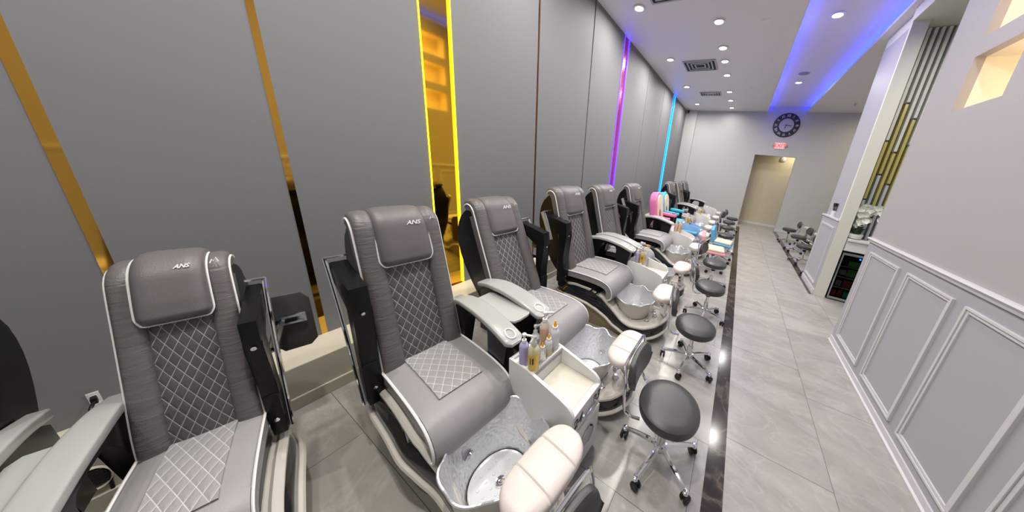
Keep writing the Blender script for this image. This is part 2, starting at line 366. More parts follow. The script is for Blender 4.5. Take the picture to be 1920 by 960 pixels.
# back wall with the open doorway into the short hall
D0, D1, DH = .22, 1.47, 2.63
b = new(); box(b, XW, D0, YB, YB + .12, 0, CEIL + .3); box(b, D1, 4.1, YB, YB + .12, 0, CEIL + .3); box(b, D0, D1, YB, YB + .12, DH, CEIL + .3)
struct('wall_back', b, M['back'])
b = new(); box(b, -.6, 2.6, 11.65, 11.75, 0, 2.9); box(b, -.7, -.6, YB + .12, 11.75, 0, 2.9); box(b, 2.6, 2.7, YB + .12, 11.75, 0, 2.9); box(b, -.7, 2.7, YB + .12, 11.75, 2.9, 2.95)
struct('wall_hall', b, M['hall'])
struct('baseboard_hall', bx(-.6, 2.6, 11.63, 11.65, 0, .09, bev=.004), M['cream'])
struct('baseboard_back', box(bx(D1, 4.1, YB - .015, YB, 0, .1, bev=.004), XW, D0, YB - .015, YB, 0, .1), M['trimw'])
struct('pillar_back', bx(XW, -2.06, YB - .12, YB, 0, CEIL), M['back'])
struct('wall_side', bx(4.0, 4.1, 3.6, YB, 0, CEIL), M['back'])
# ceiling with the long recessed light cove
CL, CR_, CY0 = .274, 1.40, 1.2
b = new(); box(b, XW - .12, CL, Y0, YB, CEIL, CEIL + .05); box(b, CR_, 4.1, Y0, YB, CEIL, CEIL + .05); box(b, CL, CR_, Y0, CY0, CEIL, CEIL + .05)
box(b, CL - .22, CR_ + .22, CY0 - .2, YB, 4.22, 4.27); box(b, CL - .24, CL - .2, CY0 - .2, YB, CEIL + .05, 4.27); box(b, CR_ + .2, CR_ + .24, CY0 - .2, YB, CEIL + .05, 4.27); box(b, CL - .24, CR_ + .24, CY0 - .24, CY0 - .2, CEIL + .05, 4.27)
struct('ceiling', b, M['ceil'])
tag(obj('cove_light_strip', bx(CL - .10, CL - .06, CY0, YB - .05, CEIL + .05, CEIL + .07), M['bled']), 'blue light strip hidden along the clock side edge of the ceiling recess, towards the grey wall', 'light strip', 'blue cove lights')
tag(obj('cove_light_strip', bx(CR_ + .06, CR_ + .10, CY0, YB - .05, CEIL + .05, CEIL + .07), M['bled']), 'blue light strip hidden along the ceiling recess edge towards the white column', 'light strip', 'blue cove lights')
# right wall: wainscot below, warm niches above
XR, YE = 1.359, 3.60
NY0, NY1 = 2.735, 3.19; NZ = [(2.445, 2.828), (2.96, 3.345), (3.475, 3.86)]
b = new(); box(b, XR, XR + .06, Y0, NY0, 1.28, CEIL); box(b, XR, XR + .06, NY1, YE, 1.28, CEIL)
zz = 1.28
for a, c in NZ: box(b, XR, XR + .06, NY0, NY1, zz, a); zz = c
box(b, XR, XR + .06, NY0, NY1, zz, CEIL)
struct('wall_right', b, M['taupe'])
struct('wall_right_core', bx(XR + .40, XR + .46, Y0, YE, 0, CEIL), M['taupe'])
struct('wall_right_end', bx(XR + .06, XR + .46, YE - .04, YE, 0, CEIL), M['taupe'])
struct('wall_right_wainscot', bx(XR, XR + .06, Y0, YE, 0, 1.28), M['lav'])
b = new()
prism(b, [(XR + .01, 1.30), (XR - .028, 1.298), (XR - .034, 1.285), (XR - .02, 1.27), (XR - .014, 1.25), (XR + .01, 1.245)], Y0, YE)
struct('trim_21', b, M['trimw'])
struct('baseboard_right', prism(new(), [(XR + .01, 0), (XR - .022, 0), (XR - .024, .016), (XR - .012, .026), (XR - .010, .07), (XR + .01, .075)], Y0, YE), M['trimw'])
def molding(bm, y0, y1, z0, z1, x, w=.036, d=.016):
    for k, (g, ww, dd) in enumerate(((0, w * .45, d), (w * .5, w * .5, d * .6))):
        a0, a1, c0, c1 = y0 + g, y1 - g, z0 + g, z1 - g
        box(bm, x - dd, x + .005, a0, a0 + ww, c0, c1, .002); box(bm, x - dd, x + .005, a1 - ww, a1, c0, c1, .002)
        box(bm, x - dd, x + .005, a0 + ww, a1 - ww, c0, c0 + ww, .002); box(bm, x - dd, x + .005, a0 + ww, a1 - ww, c1 - ww, c1, .002)
for i, (a, c) in enumerate(((2.93, 3.48), (2.30, 2.81), (1.69, 2.20), (1.07, 1.58), (.44, .96), (-.2, .33))):
    b = new(); molding(b, a, c, .14, 1.165, XR); struct('trim_%d' % (22 + i), b, M['trimw'])
for i, (a, c) in enumerate(NZ):
    n = ('lowest', 'middle', 'top')[i]
    b = new(); box(b, XR + .06, XR + .38, NY0 - .02, NY0, a - .02, c + .02); box(b, XR + .06, XR + .38, NY1, NY1 + .02, a - .02, c + .02)
    box(b, XR + .06, XR + .38, NY0 - .02, NY1 + .02, a - .02, a); box(b, XR + .06, XR + .38, NY0 - .02, NY1 + .02, c, c + .02); box(b, XR + .36, XR + .38, NY0, NY1, a, c)
    struct('niche_%d' % (i + 1), b, M['niche'])
    tag(obj('niche_light_strip', bx(XR + .08, XR + .32, NY0 + .002, NY0 + .014, a + .05, c - .05), M['wled']), 'warm light strip inside the %s of the three wall niches' % n, 'light strip', 'warm niche lights')
# soffit, column, slat wall and drinks counter beyond the right wall
struct('soffit', box(bx(1.47, 4.0, 3.6, 5.07, 3.90, CEIL), 1.522, 4.0, 5.07, 5.9, 3.9, CEIL), M['cream'])
b = new(); box(b, 1.522, 1.632, 5.07, 5.9, 0, 3.9); box(b, 1.475, 1.632, 5.03, 5.07, 0, 3.9)
struct('column', b, [M['cream']])
struct('column_side', bx(1.515, 1.521, 5.07, 5.9, 1.28, 3.9), M['lav'])
b = new(); box(b, 1.472, 1.52, 5.035, 5.9, 0, 1.27); struct('column_wainscot', b, M['lav'])
b = new(); box(b, 1.455, 1.56, 5.05, 5.92, 1.27, 1.295, .004); struct('trim_30', b, M['trimw'])
b = new(); molding(b, 5.12, 5.82, .16, 1.16, 1.472); struct('trim_31', b, M['trimw'])
struct('baseboard_column', bx(1.458, 1.475, 5.03, 5.9, 0, .1, .004), M['trimw'])
struct('wall_slat_backing', bx(1.632, 4.0, 5.345, 5.4, 0, 3.9), M['slatwall'])
sl = empty('slat_screen', (1.68, 5.31, 1.037), 0, 'tall screen of white, grey and gold wall slats behind the orchid', 'wall screen')
cols = ['w', 'w', 'w', 'w', 'w', 'w', 'w']
brk = [(2.62, 1.70), (2.45, 1.60), (2.95, 1.98), (2.30, 1.30), (2.75, 1.85), (2.4, 1.5), (2.8, 1.7), (2.5, 1.5), (2.9, 1.9)]
for i in range(9):
    x0 = -.035 + i * .064; z1, z0 = brk[i][0] - .99, brk[i][1] - .99
    for a, c, k in ((0, z0 - .012, 'slatg'), (z0 + .012, z1 - .012, 'slaty'), (z1 + .012, 2.855, 'slatw')):
        obj('slat', bx(x0, x0 + .034, -.075, .03, a, c, .003), M[k], sl)
ct = empty('drinks_counter', (1.648, 5.04, 0), 0, 'white counter with drinks fridge below, beside the white column', 'counter')
b = new(); box(b, .0, 1.5, 0, .215, .84, 1.0, .004); box(b, .30, 1.5, .0, .215, 0, .84, .003); box(b, 0, .30, .205, .215, 0, .84)
obj('carcass', b, M['white'], ct, False)
obj('countertop', bx(-.0, 1.52, -.03, .215, 1.0, 1.035, .006), M['white'], ct)
fr = empty('drinks_fridge', (1.655, 5.03, 0), 0, 'small black glass-door drinks fridge under the white counter', 'fridge')
b = new(); box(b, .0, .29, .05, .21, .005, .80); obj('cabinet', b, M['black'], fr, False)
b = new()
for q in ((0, .018, .02, .81), (.27, .29, .02, .81), (.018, .27, .02, .06), (.018, .27, .775, .81)): box(b, q[0], q[1], 0, .03, q[2], q[3], .003)
obj('door_frame', b, M['steel'], fr)
obj('door_glass', bx(.016, .272, .012, .02, .055, .78), mat('fridge_glass', (.40, .42, .40), .03, trans=1.0, ior=1.02), fr, False)
b = new()
for z in (.22, .40, .58): box(b, .01, .28, .04, .06, z, z + .008)
obj('shelf', b, M['steel'], fr, False)
for gx, gz, gw, gh, k in ((.12, .60, .13, .09, 'green'), (.05, .45, .08, .08, 'grey_g'), (.14, .43, .11, .12, 'green'), (.05, .25, .07, .09, 'grey_g'), (.14, .24, .1, .12, 'red'), (.04, .07, .06, .1, 'red'), (.12, .07, .05, .11, 'red'), (.19, .07, .07, .10, 'teal')):
    obj('packet', bx(gx, gx + gw, .026, .045, gz, gz + gh, .006), M[k], fr)
obj('indicator_light', bx(.215, .235, .008, .02, .735, .755, .004), M['bluelight'], fr)

# ------------------------------------------------------------------ light panels on the left wall
def led(y, m, label, grp, w=.0045):
    o = obj('light_strip', bx(XW - .03, XW + .009, y - w, y + w, .30, CEIL - .005, .003), M[m])
    tag(o, label, 'light strip', grp)
led(1.312, 'yled', 'yellow light strip on the near edge of the amber mirror panel', 'yellow wall lights'); led(1.558, 'yled', 'yellow light strip on the far edge of the amber mirror panel', 'yellow wall lights')
led(4.84, 'pled', 'violet light strip on the near edge of the red mirror panel', 'violet wall lights', .010); led(5.045, 'pled', 'violet light strip on the far edge of the red mirror panel', 'violet wall lights', .010)
led(8.65, 'cled', 'cyan light strip on the near edge of the blue mirror panel', 'cyan wall lights', .010); led(8.87, 'cled', 'cyan light strip on the far edge of the blue mirror panel', 'cyan wall lights', .010)

# ------------------------------------------------------------------ ceiling lights and fittings
def downlight(x, y, z, label, w=1.0, grp='ceiling downlights', col=(1, .955, .9)):
    t = empty('downlight', (x, y, z), 0, label, 'ceiling light', grp)
    b = new(); lathe(b, [(.062, -.001), (.09, -.003), (.098, -.012), (.094, -.018), (.066, -.014), (.062, -.001)], 28, cap=False); obj('trim_ring', b, M['ring'], t)
    b = new(); lathe(b, [(0, -.009), (.045, -.008), (.063, -.004), (.063, .0)], 24); obj('lens', b, M['lamp'], t)
    l = bpy.data.lights.new('downlight_lamp', 'AREA'); l.shape = 'DISK'; l.size = .12; l.energy = DOWNLIGHT_W * w; l.color = col; l.spread = R(172)
    lo = bpy.data.objects.new('downlight_lamp', l); C.objects.link(lo); lo.parent = t; lo.location = (0, 0, -.02)
    return t
ordn = ['first', 'second', 'third', 'fourth', 'fifth', 'sixth', 'seventh', 'eighth']
wall_row = [2.2, 4.15, 6.05, 7.92, 9.81]; mid_row = [3.3, 4.80, 5.71, 6.33, 7.14, 8.45, 9.37, 10.31]
for i, y in enumerate([.2] + wall_row): downlight(-1.95, y, CEIL, 'round recessed downlight, %s from the front in the row beside the grey wall' % ordn[i])
for i, y in enumerate([-1.0, .25, 1.75] + mid_row): downlight(-.855, y, CEIL, 'round recessed downlight, number %d from the front in the row over the trolleys' % (i + 1), {.25: 1.7, 1.75: 1.3}.get(y, .95 if y < 9 else .25))
downlight(.714, 5.36, 4.22, 'large recessed downlight in the ceiling recess, in front of the round speaker', .8)
downlight(.722, 8.36, 4.22, 'recessed downlight in the ceiling recess, just beyond the round speaker', .8)
downlight(.72, 2.4, 4.22, 'recessed downlight in the ceiling recess, nearest the front of the room', .8)
for i, y in enumerate((6.6, 8.2, 9.8)): downlight(3.3, y, CEIL, 'recessed downlight over the stations behind the column, %s from the front' % ordn[i], .55, col=(1, .82, .56))
downlight(2.2, 3.72, 3.90, 'added downlight in the cream soffit, brightening the column and slat screen', 1.3, col=(1, .96, .86))  # added lamp that brightens the column front and the slats
downlight(1.5, 11.25, 2.9, 'recessed downlight in the hall behind the doorway', .28, col=(1, .88, .62))
sp = empty('ceiling_speaker', (.725, 7.75, 4.22), 0, 'round grey speaker grille flush in the ceiling recess', 'speaker')
obj('grille', lathe(new(), [(0, -.006), (.09, -.006), (.1, 0)], 28), mat('speaker_grey', (.3, .3, .32), .6), sp); obj('rim', lathe(new(), [(.1, 0), (.112, -.006), (.116, 0)], 28, cap=False), M['vent'], sp)
def vent(x0, x1, y0, y1, label):
    t = empty('ceiling_vent', ((x0 + x1) / 2, (y0 + y1) / 2, CEIL), 0, label, 'air vent', 'square ceiling vents')
    w, d = (x1 - x0) / 2, (y1 - y0) / 2
    obj('backing', bx(-w + .02, w - .02, -d + .02, d - .02, -.012, -.002), M['dark'], t, False)
    for k in range(4):
        a, c = w * (1 - k * .22), d * (1 - k * .22); b = new(); g = .028
        box(b, -a, a, -c, -c + g, -.02 + .002 * k, -.008); box(b, -a, a, c - g, c, -.02 + .002 * k, -.008); box(b, -a, -a + g, -c + g, c - g, -.02 + .002 * k, -.008); box(b, a - g, a, -c + g, c - g, -.02 + .002 * k, -.008)
        obj('louvre_ring', b, M['vent'], t, False)
vent(-1.72, -1.03, 6.19, 6.76, 'square louvred ceiling vent between the first violet and cyan wall lights, nearer one'); vent(-1.68, -1.09, 8.46, 8.8, 'square louvred ceiling vent nearer the clock wall'); vent(-1.72, -1.1, 3.55, 4.10, 'square louvred ceiling vent cut by the top of the picture')
tag(obj('smoke_detector', lathe(new(), [(0, -.03), (.04, -.028), (.06, -.01), (.062, 0)], 24), M['ring']), 'small round white smoke detector near the blue cove edge', 'smoke detector').location = (-.205, 4.93, CEIL)
tag(obj('round_cover_plate', lathe(new(), [(0, -.012), (.05, -.012), (.056, 0)], 20), M['ring']), 'flat round white cover plate on the ceiling far down the room', 'cover plate').location = (-.316, 8.27, CEIL)
tag(obj('sprinkler_head', lathe(new(), [(0, -.05), (.03, -.048), (.012, -.04), (.012, -.02), (.035, -.012), (.04, 0)], 16), M['vent']), 'small sprinkler head in the ceiling left of the column', 'sprinkler').location = (2.29, 9.74, CEIL)
sc = empty('security_camera', (-2.40, YB - .2, 3.98), 0, 'small black security camera high in the corner by the grey wall', 'camera')
obj('body', tube(new(), [(0, .05, .0), (.03, -.06, -.03)], .028, 12), M['black'], sc); obj('mount', bx(-.03, .03, .03, .08, -.02, .06, .006), M['black'], sc)

# ------------------------------------------------------------------ back wall: clock, exit sign, hall lamp
ck = empty('wall_clock', (.925, YB - .002, 3.64), 0, 'big round black wall clock with white roman numerals above the doorway', 'clock')
RC = .385
b = new(); lathe(b, [(.215, 0), (.215, .022), (.225, .03), (RC - .01, .03), (RC, .022), (RC, 0)], 64, cap=False); xform(b, Matrix.Rotation(PI / 2, 4, 'X')); obj('rim', b, M['clockring'], ck)
b = new(); lathe(b, [(0, .012), (.22, .012), (.22, 0)], 48); xform(b, Matrix.Rotation(PI / 2, 4, 'X')); obj('face', b, M['clockface'], ck)
for i, s in enumerate(('XII', 'I', 'II', 'III', 'IV', 'V', 'VI', 'VII', 'VIII', 'IX', 'X', 'XI')):
    a = -2 * PI * i / 12; rot = Matrix.Rotation(PI / 2, 4, 'X') @ Matrix.Rotation(a, 4, 'Z') @ Matrix.Translation((0, .30, .031)) @ Matrix.Diagonal((.8, 1, 1, 1))
    text('numeral', s, .115, M['white'], ck, rot, .001)
for nm, ang, ln in (('hour_hand', R(-196), .13), ('minute_hand', R(-95), .19)):
    b = prism(new(), [(-.008, -.05), (.008, -.05), (.012, ln * .6), (0, ln), (-.012, ln * .6)], .014, .018, axis='z'); xform(b, Matrix.Rotation(PI / 2, 4, 'X') @ Matrix.Rotation(ang, 4, 'Z')); obj(nm, b, M['clockring'], ck, False)
for k in range(6):
    b = tube(new(), [(.05 * math.cos(k * PI / 3), -.013, .05 * math.sin(k * PI / 3)), (.2 * math.cos(k * PI / 3 + .12), -.013, .2 * math.sin(k * PI / 3 + .12))], .004, 5); obj('scroll', b, M['vent'], ck)
ex = empty('exit_sign', (.905, YB, 2.97), 0, 'lit red EXIT sign with two side lamps above the doorway', 'exit sign')
obj('housing', bx(-.15, .15, -.04, 0, -.1, .1, .01), M['exitw'], ex)
text('lettering', 'EXIT', .17, M['exitr'], ex, Matrix.Translation((0, -.042, 0)) @ Matrix.Rotation(PI / 2, 4, 'X'), .001, 0, .004)
for s in (-1, 1):
    b = lathe(new(), [(0, 0), (.03, 0), (.036, .03), (.02, .06), (0, .062)], 14); xform(b, Matrix.Translation((s * .19, -.01, .0)) @ Matrix.Rotation(PI / 2, 4, 'X')); obj('side_lamp', b, M['vent'], ex)
tag(obj('hall_lamp', lathe(new(), [(0, -.07), (.07, -.055), (.1, -.02), (.105, 0)], 24), M['ring']), 'round white dome fitting inside the doorway near its top', 'lamp fitting')
bpy.data.objects['hall_lamp'].location = (1.2, 11.64, 2.60); bpy.data.objects['hall_lamp'].rotation_euler = (-PI / 2, 0, 0); bpy.data.objects['hall_lamp'].rotation_euler = (PI / 2 + PI, 0, 0)
bpy.data.objects['hall_lamp'].rotation_euler = (-PI / 2, 0, 0)

# ------------------------------------------------------------------ pedicure chairs
ARM_P = [(-.10, .722), (.02, .755), (.16, .765), (.32, .748), (.45, .718), (.54, .69)]
def interp(tab, x):
    if x <= tab[0][0]: return tab[0][1]
    for (a, u), (b_, v) in zip(tab, tab[1:]):
        if x <= b_:
            t = (x - a) / (b_ - a); t = t * t * (3 - 2 * t) if False else t; return u + (v - u) * t
    return tab[-1][1]
ZT = [(-.20, .30), (-.08, .365), (.1, .402), (.3, .402), (.46, .365), (.58, .285), (.70, .203), (.80, .17), (.95, .172), (1.05, .20), (1.14, .255), (1.3, .26)]
ZL = [(-.20, .23), (-.08, .262), (.1, .268), (.3, .255), (.42, .225), (.535, .172), (.62, .112), (.76, .064), (.98, .055), (1.06, .08), (1.14, .125), (1.3, .13)]
TX = .735
RB = [(.115, .142), (.18, .165), (.262, .192), (.338, .214), (.40, .234)]
def outline(hb, hr):
    """plan outline of the base, from rear centre along +y side to the front tip; hb = half width at the basin, hr = at the seat"""
    P = [(-.19, .52 * hr), (-.16, .76 * hr), (-.10, .92 * hr), (.0, hr), (.2, hr), (.36, hr), (.48, .6 * hr + .4 * hb), (.58, .15 * hr + .85 * hb), (.66, hb), (.72, hb)]
    pts = [(-.2, 0)] + [(p.x, p.y) for p in crom([(x, y, 0) for x, y in P], 5)]
    for i in range(1, 23):
        a = PI / 2 * (1 - i / 22); pts.append((.72 + .42 * math.cos(a), hb * math.sin(a)))
    return pts
def build_base(t, hb, tub_ry=.21, ky=1, hr=None):
    wide = outline(hb, hr or hb); loop = wide + [(x, -y) for x, y in wide[-2:0:-1]]
    def tp_(x, y): return (x if x < .72 else .72 + (x - .72) * .96, y * (.80 + .14 * min(1, max(0, (x - .35) / .4))))
    half = [tp_(*q) for q in wide]
    n = len(loop); top = [Vector((*tp_(x, y), interp(ZT, x))) for x, y in loop]; low = [Vector((x * 1.0, y * 1.0, interp(ZL, x))) for x, y in loop]
    def inset(p, d, z): 
        c = Vector((.45, 0, 0)); q = Vector((p.x, p.y, 0)); v = q - Vector((max(.0, min(.8, p.x)), 0, 0)); L = v.length
        if L < 1e-6: return Vector((p.x, p.y, z))
        v *= max(.05, (L - d) / L); return Vector((max(.0, min(.8, p.x)) + v.x, v.y, z))
    # deck, dished under the foot basin
    b = new(); xs_ = [-.1999 + 1.3225 * (1 - math.cos(PI * i / 110)) / 2 for i in range(111)]; up_ = [(x, y) for x, y in half]; prev = None
    for x in xs_:
        w = interp(up_, x); row = []
        for k in range(49):
            y = w * (-1 + 2 * k / 48); z = interp(ZT, x) + .004
            if ((x - TX) ** 2 + (y * .21 / tub_ry) ** 2) ** .5 < interp(RB, z) + .003: z = .07
            row.append(b.verts.new((x, y, z)))
        if prev:
            for k in range(48): b.faces.new([prev[k], prev[k + 1], row[k + 1], row[k]])
        prev = row
    bmesh.ops.remove_doubles(b, verts=b.verts[:], dist=1e-5)
    base = obj('base', b, M['basew'], t)
    b = new(); tube(b, [p + Vector((0, 0, -.004)) for p in top], .019, 8, True); obj('upper_rail', b, M['basew'], t)
    b = new(); tube(b, [p for p in low], .015, 8, True); obj('lower_rail', b, M['basew'], t)
    b = new(); v = []
    for k, f in enumerate((0, .2, .5, .8, 1)):
        v.append([b.verts.new(inset(top[i].lerp(low[i], f), .006 - .012 * math.sin(PI * f), top[i].lerp(low[i], f).z)) for i in range(n)])
    for A, B in zip(v, v[1:]):
        for i in range(n): b.faces.new([A[i], A[(i + 1) % n], B[(i + 1) % n], B[i]])
    obj('side_band', b, M['gloss'], t)
    b = new(); lay = b.loops.layers.uv.verify()
    A = [b.verts.new(inset(p, .008, p.z)) for p in low]; B = [b.verts.new(inset(p, .045, 0.0)) for p in low]
    for i in range(n):
        f = b.faces.new([A[i], A[(i + 1) % n], B[(i + 1) % n], B[i]])
        for l in f.loops: l[lay].uv = ((l.vert.co.x) * 22, l.vert.co.z * 22)
    obj('skirt', b, M['quilt_g'], t)
    # the foot basin
    tx = TX
    def wave(r, z, a):
        k = max(0, min(1, (z - .22) / .18)); return r * (1 + .035 * k * math.sin(9 * a) + .018 * k * math.sin(4 * a + 1)), z + .012 * k * math.sin(9 * a + .5)
    b = lathe(new(), [(.228, .378), (.212, .338), (.19, .262), (.165, .18), (.142, .115)], 90, (tx, 0, 0), tub_ry / .21, wave, cap=False); tub = obj('foot_basin', b, M['hammered'], t)
    b = lathe(new(), [(.165, .16), (.19, .235), (.215, .31), (.229, .366), (.234, .378), (.228, .381)], 90, (tx, 0, 0), tub_ry / .21, wave, cap=False); obj('basin_shell', b, M['tubwall'], tub); b = tube(new(), [(tx + wave(.229, .378, 2 * PI * k / 90)[0] * math.cos(2 * PI * k / 90), wave(.229, .378, 2 * PI * k / 90)[0] * math.sin(2 * PI * k / 90) * tub_ry / .21, wave(.229, .378, 2 * PI * k / 90)[1]) for k in range(90)], .006, 6, True); obj('basin_rim', b, M['hammered'], tub)
    b = lathe(new(), [(0, .112), (.12, .112), (.136, .118)], 60, (tx, 0, 0), tub_ry / .21, cap=False)
    for i in range(-2, 3):
        for j in range(-2, 3):
            if (i or j) and i * i + j * j < 7: lathe(b, [(.007, .112), (.0055, .116), (0, .118)], 8, (tx + i * .042, j * .042 * tub_ry / .21, 0), cap=False)
    obj('basin_floor', b, M['tubfloor'], tub)
    b = lathe(new(), [(0, .121), (.011, .122), (.012, .118), (.02, .117), (.026, .121), (.027, .113)], 20, (tx + .015, 0, 0)); obj('drain', b, M['chrome'], tub)
    for a, z in ((R(200), .22), (R(75), .21), (R(-15), .23)):
        rr = .168; c = (tx + rr * math.cos(a), rr * math.sin(a) * tub_ry / .21, z)
        b = lathe(new(), [(0, .004), (.012, .005), (.014, .010), (.022, .009), (.024, 0)], 18); xform(b, Matrix.Translation(c) @ Matrix.Rotation(a, 4, 'Z') @ Matrix.Rotation(-PI / 2 - .25, 4, 'Y')); obj('jet', b, M['chrome'], tub)
    # controls on the deck, footrest and its arm
    for kx, ky_, r in ((.985, .02, .024), (.935, -.105, .018), (.94, .13, .02)):
        b = lathe(new(), [(r * 1.2, .0), (r * 1.2, .010), (r * .8, .014), (r * .85, .037), (r * .5, .042), (0, .04)], 20, (kx, ky_ * hb / .29, interp(ZT, kx)), cap=False); obj('tap_knob', b, M['chrome'], t)
    b = new(); prism(b, [(1.03, .19), (1.105, .23), (1.085, .40), (1.05, .475), (1.0, .475), (1.045, .38)], -.045, .045, .008); obj('footrest_arm', b, M['chrome'], t)
    # footrest cushion: three ribs across its length
    Lr, Wr = .19, .108
    def FP(i, j):
        s = -1 + 2 * i / 120; a = PI * j / 24
        w = Wr * (1 - abs(s) ** 3.5 * .45); y = Lr * s
        dip = 1 - .22 * math.exp(-((abs(s) - .36) / .022) ** 2)
        e = (1 - abs(s) ** 9) ** .5 if abs(s) < 1 else 0
        ca, sa = math.cos(2 * a), math.sin(2 * a)
        return (1.05 + w * e * math.copysign(abs(ca) ** .55, ca) * (.98 + .02 * dip), y, .505 + (.040 if sa > 0 else .032) * e * dip * math.copysign(abs(sa) ** .6, sa))
    o = obj('footrest', grid(new(), FP, 121, 25), M['rest'], t)
    bmr = bmesh.new(); bmr.from_mesh(o.data); bmesh.ops.remove_doubles(bmr, verts=bmr.verts[:], dist=1e-5); bmr.to_mesh(o.data); bmr.free()
    return base

def build_chair(loc, rz, w, sz, tz, xt, xf, hb, up, label, zk=1, longpad=False, alen=1.0, tub_ry=.21, xb=0, dtray=False, traydown=True, trayup=True, lean=0, base=True, logo=True, armx=0, taper=1.0, hr=None, tw=1.0):
    """local frame: x = world x + 1.5, y = across, facing +x; up = which armrest is folded up (-1 or +1)"""
    t = empty('pedicure_chair', loc, rz, label, 'pedicure chair', 'grey pedicure chairs')
    a = w / 2; ky = w / .6; T = tz - sz
    # --- backrest
    pf = Prof([(xb - .005, sz - .03), (xb - .005 + xt * .12, sz + .12 * T), (xb - .005 + xt * .42, sz + .40 * T), (xb + xt * .74, sz + .68 * T), (xb + xt * .95, sz + .88 * T), (xb + xt - .015, sz + .965 * T), (xb + xt - .055, sz + T), (xb + xt - .10, sz + .985 * T), (xb + xt - .125, sz + .91 * T)], 6)
    fe = .95; tp = (1 + taper) / 2
    tys = lambda t: 1 - (1 - taper) * t
    back = obj('backrest', pad(pf, 0, fe, 60, [(-.99 * a, -.05)] + [(-.99 * a + 1.98 * a * k / 12, .0) for k in range(13)] + [(.99 * a, -.05)], yscale=tys), M['leather'], t)
    for s in (-1, 1):
        c = cols_bulge(.50 * a, .98 * a, .006, .05 * min(1, ky + .15), 12); c = [(s * y, h) for y, h in c]
        obj('side_bolster', pad(pf, .005, fe, 60, c, yscale=tys), M['bolster'], back)
        pts = []
        for i in range(50):
            p, n = pf.at(.0 + fe * i / 49); pts.append((p.x + n.x * .012, s * a * .985 * tys(i / 49), p.y + n.y * .012))
        obj('piping', tube(new(), pts, .0062 if w > .4 else .0040, 6), M['piping'], back)
    pw = .2 * 1.04 * a
    obj('quilted_panel', pad(pf, .01, .72, 60, [(-.52 * a, .0)] + [(.52 * a * (k / 8 - 1), .018 + .008 * (1 - (k / 8 - 1) ** 2)) for k in range(17)] + [(.52 * a, .0)], uvs=(1 / (pw * 1.0), 1 / .078 / zk, .0), yscale=tys), M['quilt'], back)
    # --- headrest pillow
    f0, f1 = .60, .985
    def ysc(tt): return taper * .80 + taper * .20 * min(1, (tt / .10)) ** .5 if tt < .10 else taper * (1 - .04 * tt)
    cp = [(-.63 * a, .03)] + [(.63 * a * math.sin(PI / 2 * (k / 10 - 1)), .034 + .044 * max(0, 1 - abs(math.sin(PI / 2 * (k / 10 - 1))) ** 6) ** .5) for k in range(21)] + [(.63 * a, .03)]
    pil = obj('headrest_pillow', pad(pf, f0, f1, 50, cp, hscale=lambda tt: min(1, .55 + .45 * math.sqrt(min(1, tt / .08))) * (1 - .42 * max(0, tt - .25)), yscale=ysc, endskirt=-.012), M['leather'], back)
    pts = []
    for i in range(90):                           # piping round the pillow: down one side, along the bottom, up the other
        k = i / 89
        if k < .33: tt = 1 - k / .33; yy = -.64 * a * ysc(tt)
        elif k < .67: tt = 0; yy = -.64 * a * ysc(0) + 1.28 * a * ysc(0) * (k - .33) / .34
        else: tt = (k - .67) / .33; yy = .64 * a * ysc(tt)
        p, n = pf.at(f0 + (f1 - f0) * tt); pts.append((p.x + n.x * (.044 - .012 * max(0, tt - .2)), yy, p.y + n.y * (.044 - .012 * max(0, tt - .2))))
    obj('piping', tube(new(), pts[7:83], .0052 * min(1, ky + .1), 6), M['piping'], pil)
    if logo:
        p, n = pf.at(.815); p2, n2 = pf.at(.83); tv = (p2 - p).normalized(); n = Vector((tv.y, -tv.x))
        text('logo', 'ANS', .040 * min(1, ky + .12), M['logo'], pil, axes((0, 1.3 * min(1, ky + .1), 0), (tv.x, 0, tv.y), (n.x, 0, n.y), (p.x + n.x * .0705, (.25 * a) * taper, p.y + n.y * .0705)), .0008, .35, .0008)
        p, n = pf.at(.835); n = Vector((tv.y, -tv.x)); q = lambda yy, zz_: (p.x + n.x * .0575 + tv.x * zz_, yy * ky * .8 + .79 * a * taper, p.y + n.y * .0575 + tv.y * zz_)
        obj('emblem', tube(new(), [q(-.026, -.011), q(-.012, .006), q(-.002, -.004), q(.010, .012), q(.028, -.008)], .002, 5), M['logo'], back)
    # --- black shell behind
    fr_ = [pf.at(f)[0] for f in [.03 + .80 * i / 12 for i in range(13)]]
    poly = [(p.x - .012, p.y) for p in fr_]
    bk = crom([(xb + xt - .085, sz + .955 * T, 0), (xb + xt - .15, sz + .88 * T, 0), (xb + xt - .20, sz + .74 * T, 0), (xb + xt - .205, sz + .52 * T, 0), (xb + xt * .7 - .19, sz + .25 * T, 0), (xb + xt * .3 - .14, sz - .02, 0), (xb - .06, sz - .12, 0)], 3)
    poly += [(p.x, p.y) for p in bk] + [(xb + .03, sz - .12)]
    obj('back_shell', prism(new(), poly, -a * .955 * tp, a * .955 * tp, .008, 2), M['shell'], t)
    # --- seat
    L = xf - xb
    ps = Prof([(xb - .02, sz - .012), (xb + .25 * L, sz), (xb + .55 * L, sz + .004), (xb + .74 * L, sz - .002), (xb + .88 * L, sz - .02), (xb + .965 * L, sz - .06), (xb + L, sz - .115), (xb + .985 * L, sz - .165), (xb + .93 * L, sz - .185)], 6, True)
    seat = obj('seat', pad(ps, 0, 1, 60, [(-a, -.062), (-a, -.02)] + [(-a + 2 * a * k / 16, .016 * (1 - abs(k / 8 - 1) ** 5) ** .5) for k in range(17)] + [(a, -.02), (a, -.062)]), M['seat'], t)
